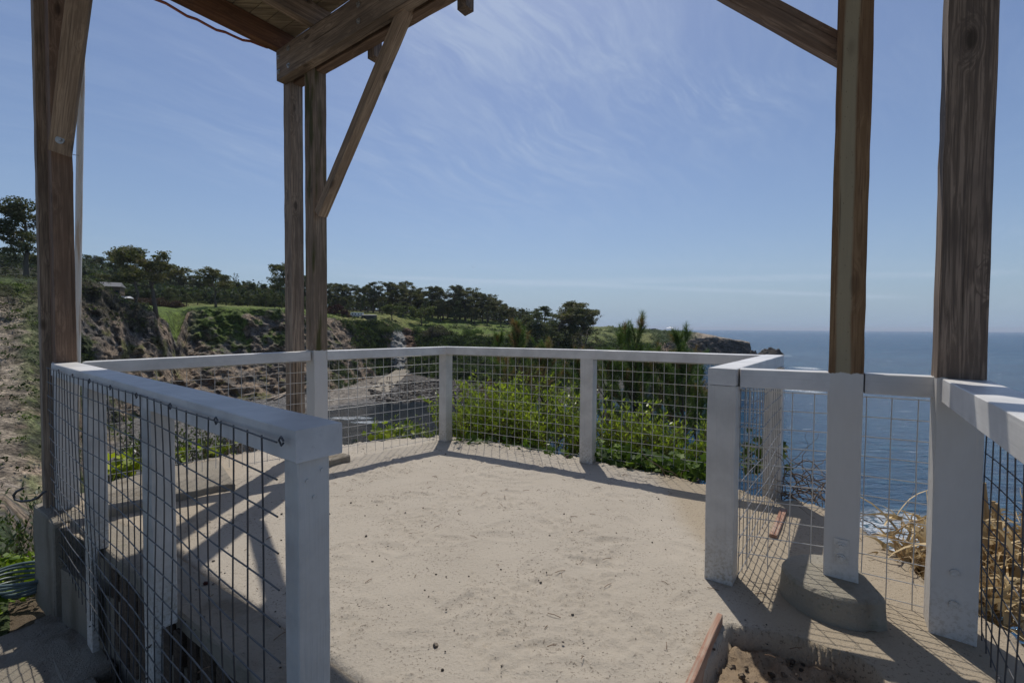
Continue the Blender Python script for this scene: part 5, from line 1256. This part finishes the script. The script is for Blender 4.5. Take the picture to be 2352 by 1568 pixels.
# ground ivy bank at the far left
r2 = np.random.default_rng(9); n = 2600; bx = r2.uniform(-6.2, -3.75, n); by = r2.uniform(2.9, 5.2, n); bz = -.80 - np.clip((by - 3.6) * .55, 0, 2.5) * sstep(-3.6, -4.4, bx) + r2.random(n) * .10 + .05
kp = (by < 5.0) & (by > 2.9); cs = np.stack([bx, by, bz + .22 * vnoise(bx * 3, by * 3, 0, 4)], -1)[kp]; n = len(cs)
nr_ = r2.normal(size=cs.shape) * .5; nr_[:, 2] += 1.; v, f = lobed(cs, r2.normal(size=cs.shape), nr_, .055 * r2.uniform(.5, 1.2, n))
tag(np_mesh('ivy_bank', v, f, M['ivy'], None, False, np.repeat(tones(n, 1, (.08, .14, .02), (.26, .34, .04), .25), 11, 0)), 'bright green ground ivy covering the bank at the far left below the concrete corner', 'ground cover', kind='stuff')
# young pines behind the back right fence
def young_pine(x, ytop, d, h_, label, seed, brown=.15, wid=1.):
    rr = random.Random(seed); top_ = D(x, ytop, d); base = Vector((top_.x + rr.uniform(-.2, .2), top_.y + .1, top_.z - h_)); o = empty('young_pine', base, label, 'pine sapling', 'young pines behind the back right fence')
    mbb = MB(); tufts = []
    def br(p, dd, L, r, lev):
        pts_ = [p]; dd = dd.normalized()
        for k in range(5):
            dd = (dd + Vector((rr.uniform(-.15, .15), rr.uniform(-.15, .15), rr.uniform(.0, .22)))).normalized(); p = p + dd * L / 5; pts_.append(p)
            if lev and k >= 1 and rr.random() < .85: br(p, dd + Vector((rr.uniform(-1, 1), rr.uniform(-1, 1), rr.uniform(-.1, .6))), L * .42, r * .55, lev - 1)
        mbb.tube(pts_, [r * (1 - .16 * k) for k in range(6)], 5, False)
        bt_ = rr.random() < brown
        for k in range(2, 6):
            for j in range(2): tufts.append((pts_[k].lerp(pts_[k - 1], j / 2.), (pts_[k] - pts_[k - 1]).normalized(), bt_))
        tufts.append((pts_[-1] + dd * .03, dd, bt_)); tufts.append((pts_[-1] + dd * .06, dd, bt_))
    tp = [base]; 
    for k in range(8): tp.append(base.lerp(top_, (k + 1) / 8) + (Vector((rr.uniform(-.05, .05), rr.uniform(-.05, .05), 0)) if k < 7 else Vector((0, 0, 0))))
    mbb.tube(tp, [.034 * (1.05 - .11 * k) for k in range(9)], 7)
    for k in range(7): tufts += [(tp[-1] - Zv * .05 * k, Zv, False)] * 2
    for k in range(int(h_ * 10)):
        t_ = rr.uniform(.12, .97); a = rr.uniform(0, 6.283); q = base.lerp(top_, t_); br(q, Vector((math.cos(a) * (1.15 - t_ * .75), math.sin(a) * (1.15 - t_ * .75), .35 + t_ * .8)), wid * (.34 + .95 * (1 - t_)) * rr.uniform(.6, 1), .012, 1)
    mbb.build('trunk', M['bark'], o, True)
    n_ = 13; c_ = np.repeat(np.array([tuple(t[0]) for t in tufts]), n_, 0); dd_ = np.repeat(np.array([tuple(t[1]) for t in tufts]), n_, 0); brn = np.repeat(np.array([t[2] for t in tufts]), n_)
    dv = dd_ * .75 + rng.normal(size=c_.shape) * .55; dv /= np.linalg.norm(dv, axis=1)[:, None]; sv = rng.normal(size=c_.shape); sv -= dv * (sv * dv).sum(1)[:, None]; sv /= np.linalg.norm(sv, axis=1)[:, None]
    L_ = rng.uniform(.08, .15, len(c_))[:, None]; v = np.stack([c_ - sv * .0028, c_ + sv * .0028, c_ + dv * L_], 1).reshape(-1, 3)
    tt = tones(len(c_), 1, (.07, .12, .04), (.19, .25, .08), .3); tt[brn] = tones(int(brn.sum()), 1, (.20, .12, .06), (.34, .23, .13), .3)
    np_mesh('needles', v, np.arange(len(v)).reshape(-1, 3), M['needle'], o, False, np.repeat(tt, 3, 0))
young_pine(1192, 762, 9.0, 3.0, 'young pine with rusty brown needles rising above the rail right of the far corner', 1, .5)
young_pine(1145, 790, 9.6, 2.4, 'small green pine tip just showing above the rail left of the rusty pine', 2, .1, .7)
young_pine(1252, 812, 9.4, 2.4, 'young pine with rusty tips half hidden by the rail right of the rusty pine', 3, .35)
young_pine(1466, 758, 8.6, 3.0, 'tallest green young pine above the rail between the middle post and the entrance post', 4, .08, 1.05)
young_pine(1436, 778, 9.2, 2.6, 'green young pine close left of the tallest young pine', 5, .1, .8)
young_pine(1562, 790, 8.2, 2.6, 'green young pine tip above the rail near the entrance post', 6, .1, .9)
young_pine(1330, 838, 9.6, 2.2, 'low green young pine behind the middle back post', 7, .15)
young_pine(1395, 842, 8.8, 2.2, 'low green young pine seen through the wire right of the middle back post', 8, .2, 1.1)
young_pine(1600, 852, 8.8, 2.2, 'low dark young pine behind the wire next to the entrance post', 10, .2, 1.1)
young_pine(1470, 862, 9.6, 2.0, 'low dark young pine in the middle of the wire span right of the middle post', 11, .25, 1.3)
young_pine(1560, 868, 9.4, 2.0, 'lowest dark young pine between the entrance post and the span middle', 12, .3, 1.3)
young_pine(1520, 838, 8.4, 2.4, 'low green young pine seen through the wire, second from the entrance post', 9, .2, 1.1)
# dry reeds at the right
def reeds(base, n, label, seed, hmax=.62):
    rr = random.Random(seed); vs_, fs_, cs_ = [], [], []
    o = empty('dry_reeds', base, label, 'reeds'); mbb = MB()
    for i in range(24):
        b = Vector(base) + Vector((rr.uniform(-.22, .30), rr.uniform(-.15, .2), 0)); tpv = b + Vector((rr.uniform(-.10, .10), rr.uniform(-.05, .07), hmax * rr.uniform(.35, 1.1))); mbb.tube([b, b.lerp(tpv, .5) + Vector((rr.uniform(-.01, .01), 0, 0)), tpv], [k_ * rr.uniform(.9, 1.1) for k_ in (.024, .021, .010)], 6)
    me_ = mbb.build('stalk', None, o, False); ca = me_.data.color_attributes.new('tone', 'FLOAT_COLOR', 'POINT'); cc = np.ones((len(me_.data.vertices), 4), np.float32); cc[:, :3] = np.array([.46, .34, .19]) * rng.uniform(.75, 1.2, (len(cc), 1)); ca.data.foreach_set('color', cc.ravel()); me_.data.materials.append(M['straw'])
    for i in range(n):
        p = Vector(base) + Vector((rr.uniform(-.42, .5), rr.uniform(-.32, .38), rr.uniform(.0, .22) * (1 if i % 3 else 1.8))); d = Vector((rr.uniform(-1, 1), rr.uniform(-1, 1), rr.uniform(.0, 2.6))).normalized(); wd = rr.uniform(.006, .02); L = rr.uniform(.12, .42); k_ = rr.uniform(.55, 1.35)
        s = d.cross(Vector((rr.uniform(-1, 1), rr.uniform(-1, 1), rr.uniform(-1, 1)))).normalized(); prev = None
        for k in range(6):
            q = wd * (1 - k / 6.5); vs_ += [tuple(p - s * q), tuple(p + s * q)]; cs_ += [[.58 * k_, .45 * k_, .26 * k_]] * 2
            b = len(vs_)
            if k: fs_.append((b - 4, b - 3, b - 1, b - 2))
            d = (d + Vector((rr.uniform(-.2, .2), rr.uniform(-.2, .2), -.28))).normalized(); p = p + d * L / 6
            if p.z < base[2] - .3: p.z = base[2] - .3
    np_mesh('blades', vs_, np.array(fs_), M['straw'], o, False, np.array(cs_))
reeds(D(2318, 1405, 2.45), 1500, 'broken dry cane stalks and straw behind the near right fence', 1)
tangle(G(2150, 1330, -.02) + Vector((.05, .12, -.05)), 40, .5, 'dry straw stems spilling over the terrace edge beside the reeds', 11, name='dry_straw', mt=simple('straw stems', (.40, .29, .16), .8))
# long bent dry blade
mb = MB(); mb.tube([D(x, y, 2.62) for x, y in ((2178, 1180), (2130, 1188), (2080, 1205), (2052, 1225), (2056, 1262), (2085, 1300))], .004, 5); tag(mb.build('dry_grass_stem', simple('tan blade', (.42, .28, .14), .8), None, True), 'single long bent dry blade arching out over the sea left of the dark post', 'dry grass')
# garden hose and hook at the left
mb = MB(); hc = G(50, 1345, -.66)
for k in range(5):
    r_ = .19 + .012 * k; mb.tube([hc + Vector((r_ * math.cos(a) * (1 + .03 * k), r_ * .75 * math.sin(a), .022 * k + .012 * math.sin(a * 2 + k))) for a in np.linspace(0, 6.283, 33)], .0115, 8, False)
tag(mb.build('garden_hose', simple('grey green hose', (.10, .14, .14), .4, 0, 10), None, True), 'coiled grey-green garden hose lying beside the concrete corner at the left edge', 'hose')
mb = MB(); mb.tube([D(x, y, 3.25) for x, y in ((52, 1121), (38, 1128), (31, 1137), (35, 1147), (50, 1151), (70, 1149), (88, 1142), (99, 1131), (106, 1128))], .0085, 8); tag(mb.build('metal_hook', M['wire_dark'], None, True), 'black curved hose end hooked at the foot of the left post', 'hook')
# little things lying on the ground
def debris(name, p, r, tone, label, cat, seed):
    vv, ff_ = [], []; n = rock_geo(vv, ff_, (p.x, p.y, p.z + r * .3), r, seed, .6); tag(np_mesh(name, vv, np.array(ff_), M['rock'], None, False, np.array([tone] * n)), label, cat)
debris('wood_chip', G(473, 1341, 0), .018, (.12, .04, .03), 'small dark red wood chip on the sand seen through the near left wire', 'wood chip', 3)
debris('stone', G(1000, 1482, 0), .013, (.24, .2, .16), 'small brown lump on the sand near the lower middle', 'stone', 5)
debris('stone', G(1306, 1052, 0), .05, (.17, .13, .10), 'brown broken concrete lump at the foot of the middle back post', 'stone', 7)
debris('shell', G(1086, 1018, .02), .03, (.6, .58, .53), 'pale shell piece lying on the edge right of the far corner post', 'shell', 9)

# ------------------------------------------------------------ thin sea air
mb = MB(); mb.abox(-30500, 30500, -210, 45500, -32, 130)
mh = bpy.data.materials.new('sea haze'); mh.use_nodes = True; T = NT(mh.node_tree); T.n.clear()
pvn = T.new('ShaderNodeVolumePrincipled'); pvn.inputs['Color'].default_value = (.80, .88, 1, 1); pvn.inputs['Density'].default_value = .00006; pvn.inputs['Anisotropy'].default_value = .1
oo = T.new('ShaderNodeOutputMaterial'); T.l.new(pvn.outputs[0], oo.inputs['Volume'])
hz = mb.build('haze', mh); tag(hz, kind='stuff')
